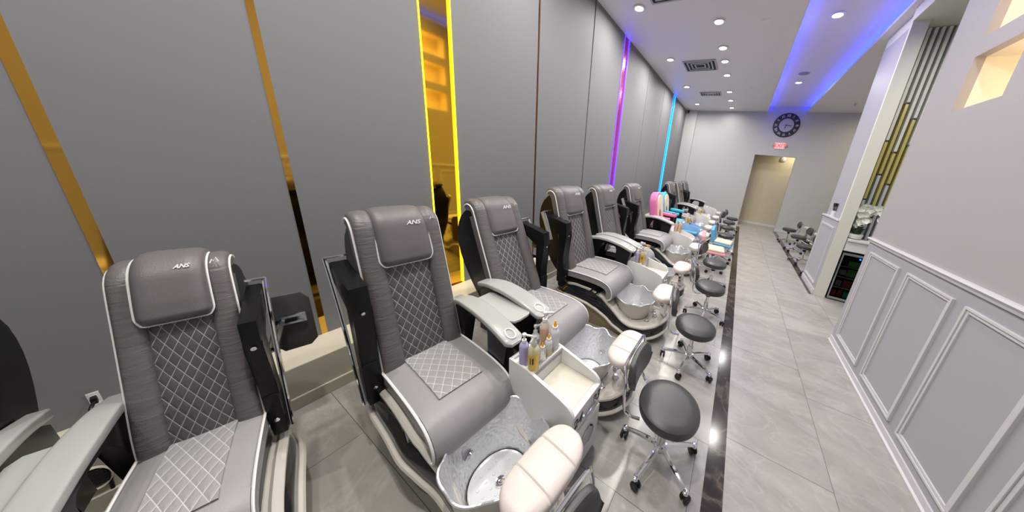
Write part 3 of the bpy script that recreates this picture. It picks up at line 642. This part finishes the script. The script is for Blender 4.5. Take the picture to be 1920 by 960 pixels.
    obj('quilted_panel', pad(ps, .02, .60, 30, [(-.53 * a, .005)] + [(.53 * a * (k / 6 - 1), .024) for k in range(13)] + [(.53 * a, .005)], uvs=(1 / (pw * 1.15), 1 / .075, .25), endskirt=-.002), M['quilt_s'], seat)
    obj('front_roll', pad(ps, .615, 1, 36, [(-.97 * a, .0)] + [(-.97 * a + 1.94 * a * k / 16, .012 + .012 * (1 - abs(k / 8 - 1) ** 6)) for k in range(17)] + [(.97 * a, .0)], endskirt=.0), M['seat'], seat)
    for s in (-1, 1):
        pts = []
        for i in range(44):
            p, n = ps.at(i / 43); pts.append((p.x + n.x * .006, s * a * 1.005, p.y + n.y * .006))
        obj('piping', tube(new(), pts, .0062 if w > .4 else .0040, 6), M['piping'], seat)
    zb = .36
    b = new(); box(b, xb - .06, xb + .72 * L, -a * .9, a * .9, zb, sz - .055, .01); box(b, xb - .14, xb + .1, -a * .7, a * .7, .25, sz - .05, .02)
    obj('seat_pan', b, M['black'], t)
    b = new(); tube(b, [(xb + .62 * L, -a * .95, sz - .12), (xb + .60 * L, -a * 1.12, sz - .13), (xb + .70 * L, -a * 1.16, sz - .15), (xb + .72 * L, -a * .95, sz - .14)], .011, 8); obj('slide_lever', b, M['black'], t)
    # --- armrests
    da = up * -1
    za = lambda z: sz - .05 + (z - .45) * zk
    path = crom([((x * alen if x > 0 else x) + xb + armx, za(z), 0) for x, z in ARM_P], 6); path = [(p.x, p.y) for p in path]
    ya = da * (a + .06 * ky)
    arm = obj('armrest', sweep(new(), path, ya, lambda s: .172 * ky * (.66 + .28 * min(1, s * 3)) * (1 if s < .93 else 1 - ((s - .93) / .07) ** 2 * .45), lambda s: .036 * (1 if s < .96 else .75), 14, 6), M['arm'], t)
    px, pz = path[int(len(path) * .86)]
    b = new(); tube(b, [(px + .036 * math.cos(k * PI / 12), ya + .036 * ky * math.sin(k * PI / 12), pz + .021 - .32 * .036 * math.cos(k * PI / 12)) for k in range(24)], .0045, 6, True); obj('cup_holder', b, M['piping'], arm)
    b = new(); pu = path[3:-3]; po = [(x, z - .016) for x, z in pu] + [(xb + armx + .43, zb - .02), (xb + armx + .30, zb - .02), (xb + armx + .31, za(.66))]
    po += [(x, z - .055) for x, z in reversed(pu) if xb + armx + .10 < x < xb + armx + .30] + [(xb + armx + .06, za(.62)), (xb + armx + .0, zb), (xb + armx - .10, zb), (xb + armx - .085, za(.68))]
    prism(b, po, ya - .045 * ky, ya + .045 * ky, .005)
    obj('arm_support', b, M['black'], t)
    if traydown:
        q = xb + armx + .09; b = prism(new(), [(q, 0), (q + .34, 0), (q + .37, .02), (q + .38, .06), (q + .38, .15), (q + .365, .19), (q + .33, .21), (q, .21), (q - .03, .18), (q - .03, .03)], -.008, .008, .003, axis='z'); xform(b, Matrix.Translation((0, ya + da * .05 * ky - (0 if da > 0 else .21 * ky * tw), za(.712))) @ Matrix.Diagonal((1, ky * tw, 1, 1)))
        obj('side_tray', b, M['armtray'], t)
    # folded-up armrest: post, beam, pad plate and the tray hanging from its hinge
    yu = up * (a + .055 * ky); H = lambda z: sz - .02 + (z - .5) * zk
    b = new()
    prism(b, [(xb - .07, H(.40)), (xb - .055, H(.94)), (xb - .27, H(1.03)), (xb - .275, H(1.12)), (xb + .016, H(1.07)), (xb + .03, H(.96)), (xb + .02, H(.93)), (xb + .005, H(.70)), (xb + .02, H(.40))], yu - .052 * ky, yu + .052 * ky, .010)
    post = obj('folded_arm', b, M['black'], t)
    b = new(); box(b, xb - .05, xb + .02, yu - .052 * ky, yu + .052 * ky, H(.35), H(.62), .015); obj('pivot_cover', b, M['black'], post)
    pth = crom(([(xb - .02, H(.36), 0), (xb - .08, H(.58), 0)] if longpad else []) + [(xb - .16, H(.86), 0), (xb - .25, H(1.07), 0), (xb - .29, H(1.14), 0)], 8)
    b = sweep(new(), [(p.x, p.y) for p in pth], yu + up * .066 * ky, lambda s: .02 * max(ky, .6), lambda s: .055 * (.8 + .2 * math.sin(PI * s)), 6, 5); obj('arm_pad', b, M['arm'], post)
    b = new(); tube(b, [(p.x + .026, yu + up * .075 * ky, p.y + .01) for p in pth], .005, 6); tube(b, [(pth[-1].x + .026, yu + up * .075 * ky, pth[-1].y + .01), (pth[-1].x + .026, yu - up * .045 * ky, pth[-1].y + .01)], .006, 6); obj('chrome_edge', b, M['chrome'], post)
    for q in (.46, .93):
        b = lathe(new(), [(0, .004), (.008, .003), (.009, 0)], 10); xform(b, Matrix.Translation((xb + .028 if q > .5 else xb + .022, yu, H(q))) @ Matrix.Rotation(PI / 2, 4, 'Y')); obj('bolt', b, M['chrome'], post)
    if trayup:
        tx0 = xb - .40 if dtray else xb - .22
        b = prism(new(), [(0, 0), (.10, 0), (.13, .03), (.13, .25), (.10, .29), (.0, .29), (-.02, .26), (-.02, .03)], -.008, .008, .003, axis='x')
        if dtray: xform(b, Matrix.Translation((tx0, yu + (.035 if up > 0 else -.20) * max(.5, ky), H(.55))) @ Matrix.Diagonal((1, .92, 1.12, 1)))
        else: xform(b, Matrix.Translation((tx0, yu + up * .04 * ky - (0 if up > 0 else .1 * ky), H(.68))) @ Matrix.Diagonal((1, ky * .8, .9, 1)))
        obj('folded_tray', b, M['dtray'] if dtray else M['armtray'], t)
    if trayup and dtray:
        b = new(); yy = yu + up * .09 * ky - (up * .035 if up > 0 else 0)
        box(b, tx0 + .01, tx0 + .03, min(yy, yy + up * .10), max(yy, yy + up * .10), H(.80), H(.815), .002); box(b, tx0 + .01, tx0 + .03, min(yy, yy + up * .10), max(yy, yy + up * .10), H(.755), H(.77), .002)
        box(b, tx0 + .01, tx0 + .025, min(yy + up * .075, yy + up * .11), max(yy + up * .075, yy + up * .11), H(.75), H(.82), .002); tube(b, [(tx0 + .03, yy + up * .03, H(.79)), (xb - .16, yu + up * .04 * ky, H(.76))], .012, 6); box(b, tx0 + .02, xb - .12, min(yu + up * .03 * ky, yy), max(yu + up * .03 * ky, yy), H(.76), H(.79), .004)
        obj('tray_hinge', b, M['steel'], t)
    if base: build_base(t, hb, tub_ry, ky, hr)
    return t
XO = -1.5
chair_w, SZ, TZ, XT, XF = .57, .555, 1.375, -.24, .57
c1 = build_chair((-1.614, -.030, 0), R(-14), .268, .57, 1.175, -.22, .46, .17, 1, 'grey pedicure chair nearest the camera, beside the first wall outlet', zk=.80, tub_ry=.15, dtray=True, longpad=True, armx=-.06, taper=.90, alen=1.35, hr=.19)
c0 = build_chair((-1.72, -.445, 0), R(-14), .21, .58, 1.22, -.14, .46, .15, -1, 'grey pedicure chair cut off by the left picture edge, its black shell and armrest showing', zk=.75, tub_ry=.14, trayup=False, traydown=False, armx=-.1)
c2 = build_chair((XO, .677, 0), R(-5), .42, .505, 1.31, -.185, .565, .205, -1, 'grey pedicure chair directly left of the amber mirror, at trolley number 24', zk=.98, tub_ry=.222, taper=.95, longpad=True, trayup=False, traydown=False, hr=.275)
c3 = build_chair((XO, 1.445, 0), R(-.5), .48, .535, 1.30, -.30, .565, .25, 1, 'grey pedicure chair right of the amber mirror, with a side tray lowered', zk=.97, tub_ry=.21, dtray=True, taper=.90, hr=.27)
c4 = build_chair((XO, 2.41, 0), 0, chair_w, SZ, TZ, XT, XF, .29, -1, 'grey pedicure chair whose curved dark base shows fully, left of the second trolley', traydown=False, taper=.95, hr=.31)
c5 = build_chair((XO, 3.28, 0), 0, chair_w, SZ, TZ, XT, XF, .25, 1, 'grey pedicure chair in front of the red mirror panel', taper=.95, hr=.30, tw=.36)
c6 = dup(c4, (XO, 4.44, 0), 0, 'grey pedicure chair just before the pink kids chair')
c9 = dup(c4, (XO, 7.26, 0), 0, 'grey pedicure chair right behind the pink kids chair')
c10 = dup(c5, (XO, 8.27, 0), 0, 'second grey pedicure chair beyond the pink kids chair')
c11 = dup(c4, (XO, 9.33, 0), 0, 'last grey pedicure chair against the back wall')
for i, (y, l) in enumerate(((9.35, 'grey pedicure chair behind the column, farthest of three'), (8.4, 'grey pedicure chair behind the column, middle of three'), (7.1, 'grey pedicure chair behind the column, nearest of three'))):
    dup(c5, (3.15, y, 0), PI, l, 'grey pedicure chairs behind the column')

# kids chairs
def build_kid(loc, shell, seatm, label, name='kids_pedicure_chair', bx_=.05, bs=1.0):
    t = empty(name, loc, 0, label, 'pedicure chair', 'kids pedicure chairs')
    def arch(w, h, n=14): return [(-w, 0)] + [(-w * math.cos(PI * k / n), h - w * .9 + w * .9 * math.sin(PI * k / n)) for k in range(n + 1)] + [(w, 0)]
    tilt = Matrix.Translation((bx_, 0, .58)) @ Matrix.Rotation(R(-9), 4, 'Y') @ Matrix.Diagonal((1, bs, bs, 1))
    b = prism(new(), arch(.26, .68), -.16, .0, .03, 3, axis='x'); xform(b, tilt); bk = obj('backrest', b, M[shell], t)
    b = prism(new(), arch(.20, .58), .0, .03, .012, 2, axis='x'); xform(b, tilt @ Matrix.Translation((0, 0, .04))); pn = obj('back_panel', b, M['creamp'], bk)
    for yy, zz_, m in ((-.07, .12, 'brown'), (.07, .22, 'palep')):
        b = lathe(new(), [(0, .006), (.04, .005), (.05, 0)], 16); xform(b, tilt @ Matrix.Translation((.03, yy, zz_ + .08)) @ Matrix.Rotation(PI / 2, 4, 'Y') @ Matrix.Diagonal((2.2 if m != 'clockring' else 1.2, 1, 1, 1))); obj('printed_patch', b, M[m], pn)
    obj('seat', bx(-.05, .42, -.24, .24, .46, .55, .03, 3), M[seatm], t)
    obj('seat_pan', bx(-.15, .36, -.22, .22, .3, .47, .02), M['black'], t)
    for s in (-1, 1):
        ar = obj('armrest', bx(-.02, .34, s * .31 - .055, s * .31 + .055, .70, .77, .022, 3), M[shell], t)
        b = new(); tube(b, [(.27 + .036 * math.cos(k * PI / 8), s * .31 + .036 * math.sin(k * PI / 8), .77) for k in range(16)], .006, 6, True); obj('cup_holder', b, M['black'], ar)
        obj('arm_support', bx(.0, .30, s * .31 - .035, s * .31 + .035, .34, .70, .01), M['black'], t)
    build_base(t, .29)
    return t
build_kid((XO, 5.53, 0), 'pink', 'pink2', 'pink kids pedicure chair with an arched cream back panel')
build_kid((XO, 6.42, 0), 'cyan', 'cyan', 'turquoise kids pedicure chair just behind the pink one', bx_=-.04, bs=.92)

# ------------------------------------------------------------------ trolleys between the chairs
def build_trolley(loc, w, label, nums=None, body='cart', top='tray', rz=0):
    t = empty('pedicure_trolley', loc, rz, label, 'trolley', 'trolleys between the chairs')
    h0, h1, hf = .615, .53, .50; D = .47       # local x 0 (back) .. D (front)
    side = [(0, .03), (D, .03), (D, hf + .005), (D - .012, hf + .03), (D - .04, hf + .05), (D - .10, hf + .068), (.18, h0 - .008), (.14, h0), (0, h0)]
    for s in (-1, 1):
        obj('side_panel', prism(new(), side, s * w / 2 - (.016 if s > 0 else 0), s * w / 2 + (.016 if s < 0 else 0), .003), M[body], t)
    b = new(); box(b, .0, D - .02, -w / 2 + .016, w / 2 - .016, .03, .475); box(b, 0, .02, -w / 2 + .016, w / 2 - .016, .475, h0, .002); obj('carcass', b, M[body], t, False)
    obj('bottle_shelf', bx(.02, .18, -w / 2 + .016, w / 2 - .016, .565, .60, .003), M['cart'], t)
    b = new(); box(b, .16, .18, -w / 2 + .016, w / 2 - .016, .45, .612, .003); obj('partition', b, M[body], t); obj('front_lip', bx(D - .035, D - .02, -w / 2 + .016, w / 2 - .016, .45, hf - .004, .002), M[body], t)
    obj('tray_liner', bx(.18, D - .035, -w / 2 + .018, w / 2 - .018, .475, .497, .002), M[top], t)
    dr = obj('drawer', bx(D - .02, D + .002, -w / 2 + .004, w / 2 - .004, .37, hf + .004, .003), M['cart'], t)
    dd = obj('door', bx(D - .02, D + .012, -w / 2 + .004, w / 2 - .004, .05, .355, .004), M['cart'], t)
    def arc(r, z, sgn=-1): return [(D + .014, r * math.cos(PI * k / 10), z + sgn * r * .55 * math.sin(PI * k / 10)) for k in range(11)]
    obj('handle', tube(new(), arc(.055, .455), .007, 8), M['steel'], dr)
    b = new(); lathe(b, [(0, .006), (.042, .006), (.052, .012), (.056, 0)], 24); xform(b, Matrix.Translation((D + .012, 0, .25)) @ Matrix.Rotation(PI / 2, 4, 'Y')); obj('handle', b, M['vent'], dd)
    obj('handle_black_arc', tube(new(), [(D + .02, .055 * math.cos(a), .25 + .055 * math.sin(a)) for a in [R(-80 + 14 * k) for k in range(11)]], .005, 6), M['black'], dd)  # black arc round one side of the door handle
    if nums:
        for s, yy in zip(nums, (-w * .33, w * .33)):
            text('number_decal', s, .085, M['decal'], dr, axes((0, .95, 0), (0, 0, 1), (1, 0, 0), (D + .003, yy, .435)), .0006, .15, .002)
    for xx in (.05, D - .05):
        for s in (-1, 1): obj('foot', lathe(new(), [(.018, 0), (.018, .03)], 12, (xx, s * (w / 2 - .04), 0)), M['rubber'], t)
    return t
k1 = build_trolley((-.945, .97, 0), .27, 'white trolley marked 24 and 23, nearest of the trolleys', ('24', '23'), rz=R(-2))
k2 = build_trolley((-1.04, 2.885, 0), .31, 'white trolley between the full dark-based chair and the red-mirror chair')
k3 = dup(k2, (-1.04, 4.93, 0), 0, 'white trolley in front of the pink kids chair')
k4 = build_trolley((-1.04, 5.975, 0), .29, 'light blue kids trolley between pink and turquoise chairs', body='lblue', top='lblue')
obj('front_tray', bx(.10, .42, -.30, -.16, .43, .47, .012), M['blue'], k4)
k5 = dup(k2, (-1.04, 7.80, 0), 0, 'white trolley beyond the light blue one')
k6 = dup(k2, (-1.04, 9.81, 0), 0, 'farthest white trolley, near the back wall')

# ------------------------------------------------------------------ bottles
def pump_bottle(name, body, neck, h=.115, r=.024, pumpm='pump', fill=1.0, label_=None, grp=None, cat='bottle', decal=False):
    t = empty(name, (0, 0, 0), 0, label_, cat, grp); fill = min(fill, .84)
    b = lathe(new(), [(r * .9, 0), (r, .004), (r, h * fill)], 20); obj('body', b, M[body], t)
    b = lathe(new(), [(r, h * fill), (r, h * .86), (r * .8, h * .95), (r * .45, h), (r * .45, h * 1.05)], 20, cap=False); obj('shoulder', b, M[neck], t)
    b = lathe(new(), [(r * .5, h * 1.03), (r * .5, h * 1.13), (r * .2, h * 1.14), (r * .2, h * 1.30), (r * .42, h * 1.31), (r * .42, h * 1.39), (0, h * 1.40)], 14)
    box(b, 0, r * 1.7, -r * .2, r * .2, h * 1.32, h * 1.38, .002); obj('pump', b, M[pumpm], t)
    if decal:
        obj('bottle_print', bx(r * .6, r * .98, -.008, .010, h * .35, h * .6), M['decal'], t, False)
    return t
def nozzle_bottle(name, body, h=.12, r=.022, label_=None, grp=None, tip='orange', liq=None):
    t = empty(name, (0, 0, 0), 0, label_, 'bottle', grp)
    obj('body', lathe(new(), [(r * .9, 0), (r, .004), (r, h * .78), (r * .8, h * .88), (r * .45, h * .93), (r * .45, h * .97)], 20), M[body], t)
    if liq: obj('liquid', lathe(new(), [(r * 1.01, .004), (r * 1.01, h * .5)], 20, cap=False), M[liq], t)
    obj('collar', lathe(new(), [(r * .55, h * .93), (r * .55, h * 1.03), (r * .3, h * 1.04)], 14), M['pump'], t)
    obj('tip', lathe(new(), [(r * .4, h * 1.03), (r * .12, h * 1.27), (0, h * 1.28)], 12), M[tip], t)
    return t
def put(o, x, y, z=.6, rz=0): o.scale = (1.12, 1.12, 1.2); o.location = (x, y, z); o.rotation_euler = (0, 0, rz); return o
G1 = 'bottles on trolley 24'
p1 = put(pump_bottle('pump_bottle', 'purple', 'purple', .12, .0235, label_='lavender pump bottle at the chair-side corner of trolley 24', grp=G1), -.865, .865, .601, R(20))
p2 = put(pump_bottle('pump_bottle', 'yellow', 'paleliq', .13, .027, 'clear', .72, 'big yellow pump bottle at the front edge of trolley 24', G1, decal=True), -.795, .868, .601, R(-70))
p3 = put(pump_bottle('pump_bottle', 'peach', 'clear', .15, .026, 'pump', .8, 'tall peach pump bottle at the rear of trolley 24', G1), -.865, 1.03, .601, R(40))
p4 = put(nozzle_bottle('nozzle_bottle', 'milky', .135, .026, 'tall milky bottle with orange nozzle at the far end of trolley 24', G1), -.80, 1.05, .601)
p5 = put(nozzle_bottle('nozzle_bottle', 'clear', .085, .019, 'small clear orange-tipped bottle beside the big yellow pump bottle', G1), -.793, .935, .601)
p6 = put(nozzle_bottle('nozzle_bottle', 'milky', .10, .021, 'small orange-tipped bottle half full of pale yellow liquid', G1, liq='paleyel'), -.795, .99, .601)
p7 = put(pump_bottle('pump_bottle', 'clear', 'clear', .12, .022, 'clear', .8, 'clear pump bottle standing in the middle rear of trolley 24', G1), -.868, .955, .601, R(60))
def putcopy(o, x, y, label, grp, rz=0): return dup(o, (x, y, .601), rz, label, grp)
G2 = 'bottles on the second white trolley'
putcopy(p1, -.928, 2.775, 'lavender pump bottle on the second white trolley', G2); putcopy(p2, -.874, 2.80, 'big yellow pump bottle on the second white trolley', G2, R(-80))
putcopy(p3, -.928, 2.86, 'peach pump bottle on the second white trolley', G2); putcopy(p4, -.874, 2.96, 'tall milky orange-tipped bottle on the second white trolley', G2); putcopy(p6, -.874, 2.885, 'small pale yellow orange-tipped bottle on the second white trolley', G2); putcopy(p5, -.928, 2.94, 'small clear orange-tipped bottle on the second white trolley', G2)
G3 = 'bottles on the trolley before the pink chair'
putcopy(p3, -.928, 4.82, 'peach pump bottle nearest the grey chair on the trolley before the pink chair', G3); putcopy(p3, -.874, 4.88, 'peach pump bottle at the front edge of the trolley before the pink chair', G3); putcopy(p2, -.874, 4.99, 'yellow pump bottle on the trolley before the pink chair', G3); putcopy(p7, -.928, 4.92, 'clear pump bottle on the trolley before the pink chair', G3)
G4 = 'bottles on the light blue trolley'
putcopy(p3, -.928, 5.88, 'peach pump bottle on the light blue trolley', G4); putcopy(p2, -.874, 5.93, 'yellow pump bottle on the light blue trolley', G4); putcopy(p4, -.928, 5.99, 'milky orange-tipped bottle on the light blue trolley', G4); putcopy(p7, -.874, 6.05, 'clear pump bottle on the light blue trolley', G4)
putcopy(p2, -.874, 7.72, 'yellow pump bottle on the white trolley beyond the blue one', 'bottles far down the row'); putcopy(p4, -.928, 7.80, 'milky bottle on the white trolley beyond the blue one', 'bottles far down the row')

# ------------------------------------------------------------------ stools
def build_stool(loc, rz, label, seatm='stool', rim=None, kid=False, grp='technician stools', h=.45, backrest=True):
    t = empty('kids_stool' if kid else 'technician_stool', loc, rz, label, 'stool', grp)
    rs = .178
    if kid:
        obj('seat', bx(-.16, .17, -.17, .17, h - .055, h, .025, 3), M['creamp'], t); obj('seat_rim', bx(-.175, .185, -.185, .185, h - .1, h - .05, .02, 3), M[rim], t)
        b = prism(new(), [(-.17, 0), (-.15, .26), (-.08, .33), (.08, .33), (.15, .26), (.17, 0)], -.04, .03, .015, 2, axis='x'); xform(b, Matrix.Translation((-.19, 0, h - .06)) @ Matrix.Rotation(R(-8), 4, 'Y')); obj('backrest', b, M[rim], t)
    else:
        obj('seat', lathe(new(), [(0, h - .078), (rs - .02, h - .078), (rs - .004, h - .068), (rs, h - .045), (rs - .004, h - .02), (rs - .022, h - .005), (rs * .6, h + .002), (0, h + .001)], 48), M[seatm], t)
        obj('seat_plate', lathe(new(), [(0, h - .09), (.15, h - .09), (.165, h - .078)], 32), M['chrome'], t)
        if backrest:
            hw = .15
            def BP(i, j):
                s = -1 + 2 * i / 20; a = 2 * PI * j / 20; ca, sa = math.cos(a), math.sin(a)
                return (-.225 + .022 * math.copysign(abs(ca) ** .5, ca) + .02 * s * s - .02 * sa * .5, hw * s, h + .150 + .095 * (1 - abs(s) ** 6) ** .5 * math.copysign(abs(sa) ** .5, sa))
            bk = obj('backrest', grid(new(), BP, 21, 21), M[seatm], t)
            pts = [(-.13, -.13, h - .085), (-.19, -.145, h - .08), (-.225, -.155, h - .03), (-.235, -.158, h + .12), (-.25, -.155, h + .215), (-.255, -.12, h + .25), (-.255, .12, h + .25), (-.25, .155, h + .215), (-.235, .158, h + .12), (-.225, .155, h - .03), (-.19, .145, h - .08), (-.13, .13, h - .085)]
            obj('back_frame', tube(new(), crom(pts, 4), .009, 8), M['chrome'], t)
    obj('gas_column', lathe(new(), [(.026, .09), (.026, .20), (.016, .20), (.016, h - .08)], 16), M['chrome'], t)
    obj('column_cover', lathe(new(), [(.03, h - .16), (.034, h - .10), (.03, h - .085)], 16), M['black'], t)
    obj('hub', lathe(new(), [(.0, .075), (.035, .075), (.042, .09), (.038, .115), (.0, .12)], 20), M['chrome'], t)
    for k in range(5):
        a = PI + k * 2 * PI / 5; d = Vector((math.cos(a), math.sin(a), 0)); e = Vector((-d.y, d.x, 0))
        b = new(); tube(b, [d * .03 + Vector((0, 0, .10)), d * .14 + Vector((0, 0, .092)), d * .235 + Vector((0, 0, .072))], lambda s: .0165 - .004 * s, 8)
        lathe(b, [(.012, .058), (.016, .062), (.016, .082), (.008, .086)], 12, (d.x * .235, d.y * .235, 0)); leg = obj('leg', b, M['chrome'], t)
        b = new(); c = d * .235 + e * .006
        for s in (-1, 1):
            bb = lathe(new(), [(0, -.008), (.022, -.008), (.026, -.004), (.026, .004), (.022, .008), (0, .008)], 18)
            xform(bb, Matrix.Translation((c.x + d.x * s * .014, c.y + d.y * s * .014, .026)) @ Matrix.Rotation(a, 4, 'Z') @ Matrix.Rotation(PI / 2, 4, 'Y')); me = bpy.data.meshes.new('tmp'); bb.to_mesh(me); bb.free(); b.from_mesh(me); bpy.data.meshes.remove(me)
        box(b, c.x - .012, c.x + .012, c.y - .012, c.y + .012, .036, .06, .004); obj('caster', b, M['rubber'], leg)
    return t
s1 = build_stool((-.085, 1.245, 0), R(0), 'charcoal technician stool with chrome base, nearest one shown whole')
dup(s1, (-.08, 2.17, 0), R(8), 'charcoal technician stool in front of the full dark-based chair'); dup(s1, (-.055, 3.13, 0), R(16), 'charcoal technician stool in front of the red-mirror chair'); dup(s1, (-.09, 4.10, 0), R(-12), 'charcoal technician stool just before the pink kids stool')
dup(s1, (-.02, .40, 0), R(-8), 'charcoal technician stool cut off by the bottom edge, only its backrest showing')
dup(s1, (-.045, 6.35, 0), R(20), 'charcoal technician stool just beyond the blue kids stool'); dup(s1, (-.07, 7.42, 0), R(5), 'second charcoal stool beyond the blue kids stool'); dup(s1, (-.06, 8.36, 0), R(-15), 'third charcoal stool beyond the blue kids stool'); dup(s1, (.0, 9.25, 0), R(10), 'farthest charcoal stool on the chair row, next to the doorway')
build_stool((-.17, 4.93, 0), R(6), 'pink kids stool with cream seat', kid=True, rim='pink2', grp='kids stools'); build_stool((-.06, 5.64, 0), R(-6), 'blue kids stool with cream seat', kid=True, rim='blue', grp='kids stools')
for i, (x, y) in enumerate(((1.60, 9.1), (1.67, 8.1), (1.62, 6.95), (1.72, 6.05))):
    dup(s1, (x, y, 0), R(180 + 10 * i), 'charcoal stool on the far side of the aisle, %s from the back wall' % ordn[i], 'stools across the aisle')

# ------------------------------------------------------------------ small things
op = empty('wall_outlet', (XW, -.254, .39), 0, 'white wall outlet with a black plug, left of the nearest chair', 'outlet')
obj('plate', bx(0, .006, -.014, .014, -.048, .048, .002), M['outlet'], op)
b = new()
for z in (-.02, .02): box(b, .006, .0075, -.008, .008, z - .014, z + .014, .002)
obj('socket', b, M['pump'], op)
oc = empty('wall_outlet', (XW, 1.735, .383), 0, 'white wall outlet just right of the amber mirror panel', 'outlet')
obj('plate', bx(0, .006, -.042, .042, -.066, .066, .003), M['outlet'], oc)
for z in (-.03, .03):
    so = obj('socket', bx(.006, .008, -.018, .018, z - .022, z + .022, .004), M['pump'], oc)
    b = new(); box(b, .008, .009, -.008, -.004, z - .004, z + .010); box(b, .008, .009, .004, .008, z - .004, z + .010); obj('slot', b, M['decal'], so)
pc = empty('power_cord', (XW, -.254, .41), 0, 'black power cord plugged into the outlet behind the nearest chair', 'cord')
obj('plug', bx(.006, .045, -.008, .008, -.014, .014, .005), M['black'], pc)
obj('cable', tube(new(), crom([(.04, 0, 0), (.08, -.012, -.02), (.13, -.03, -.09), (.20, -.035, -.13), (.27, -.02, -.20), (.285, -.03, -.36), (.34, -.05, -.405)], 6), .0055, 7), M['black'], pc)
wv = empty('wall_vent', (-2.214, -.30, .175), 0, 'round louvred vent in the beige ledge left of the nearest chair', 'vent')
b = lathe(new(), [(.05, 0), (.056, .01), (.062, 0)], 28, cap=False); xform(b, Matrix.Rotation(PI / 2, 4, 'Y') @ Matrix.Diagonal((1, .6, 1, 1))); obj('rim', b, M['ledge'], wv)
for k in range(7):
    z = -.04 + k * .0133; obj('louvre', bx(.001, .006, -.03 * math.sqrt(max(.05, 1 - (z / .05) ** 2)), .03 * math.sqrt(max(.05, 1 - (z / .05) ** 2)), z, z + .006), M['dark'], wv, False)
orc = empty('orchid', (1.73, 5.12, 1.035), 0, 'white orchid with dark leaves in a white bowl on the counter', 'plant')
obj('bowl', lathe(new(), [(.05, 0), (.085, .02), (.10, .07), (.098, .085), (.09, .08), (.0, .07)], 28), M['pot'], orc)
for i in range(7):
    a = i * 2 * PI / 7 + .3; b = new(); Lf = .17 + .05 * (i % 3)
    def LP(p, q, a=a, Lf=Lf):
        s = p / 10; w = .032 * math.sin(PI * min(1, .08 + s * .92)) * (q - 1); rr = .02 + Lf * .55 * s; z = .07 + .26 * s * (1 - .45 * s) * (1.2 if i % 2 else .7)
        return (rr * math.cos(a) - w * math.sin(a), rr * math.sin(a) * .7 + w * math.cos(a), z + abs(q - 1) * .008)
    obj('leaf', grid(b, LP, 11, 3), M['leaf'], orc)
for k, (sx, sy) in enumerate(((.20, -.03), (.10, .03), (-.03, -.02))):
    pts = crom([(0, 0, .07), (.01, -.01, .28), (sx * .4, sy, .47), (sx * 1.3, sy * 2, .44 - .05 * k)], 8)
    st = obj('stem', tube(new(), pts, .0035, 6), M['leaf'], orc)
    for m in range(11):
        p = pts[int(len(pts) * (.42 + .57 * m / 10)) - 1]; b = new(); tilt = Matrix.Translation(p + Vector((random.uniform(-.04, .04), random.uniform(-.06, .0), random.uniform(-.12, .05)))) @ Matrix.Rotation(R(random.uniform(60, 110)), 4, 'X') @ Matrix.Rotation(random.uniform(0, 6), 4, 'Z')
        for q in range(5):
            aq = q * 2 * PI / 5; wq = .036 if q in (1, 4) else .027
            def PP(i, j, aq=aq, wq=wq):
                s = i / 5; w = wq * math.sin(PI * (.1 + .86 * s)) * (j - 1); rr = .05 * s
                return (rr * math.cos(aq) - w * math.sin(aq), rr * math.sin(aq) + w * math.cos(aq), .012 * s * s + .004 * abs(j - 1))
            grid(b, PP, 6, 3)
        xform(b, tilt); obj('flower', b, M['petal'], st)
cu = empty('brush_cup', (1.50, 5.50, 1.295), 0, 'white cup of black nail brushes on the column ledge', 'brush cup')
obj('cup', lathe(new(), [(.03, 0), (.036, .0), (.038, .10), (.034, .10), (.03, .01), (0, .01)], 24), M['pot'], cu)
for k in range(5):
    a = k * 1.3; b = tube(new(), [(.01 * math.cos(a), .01 * math.sin(a), .02), (.03 * math.cos(a), .03 * math.sin(a), .17)], .005, 6); br = obj('brush', b, M['black'], cu)
    obj('bristles', lathe(new(), [(.007, .165), (.014, .2), (.012, .225), (0, .23)], 10, (.031 * math.cos(a), .031 * math.sin(a), 0)), M['bristle'], br)
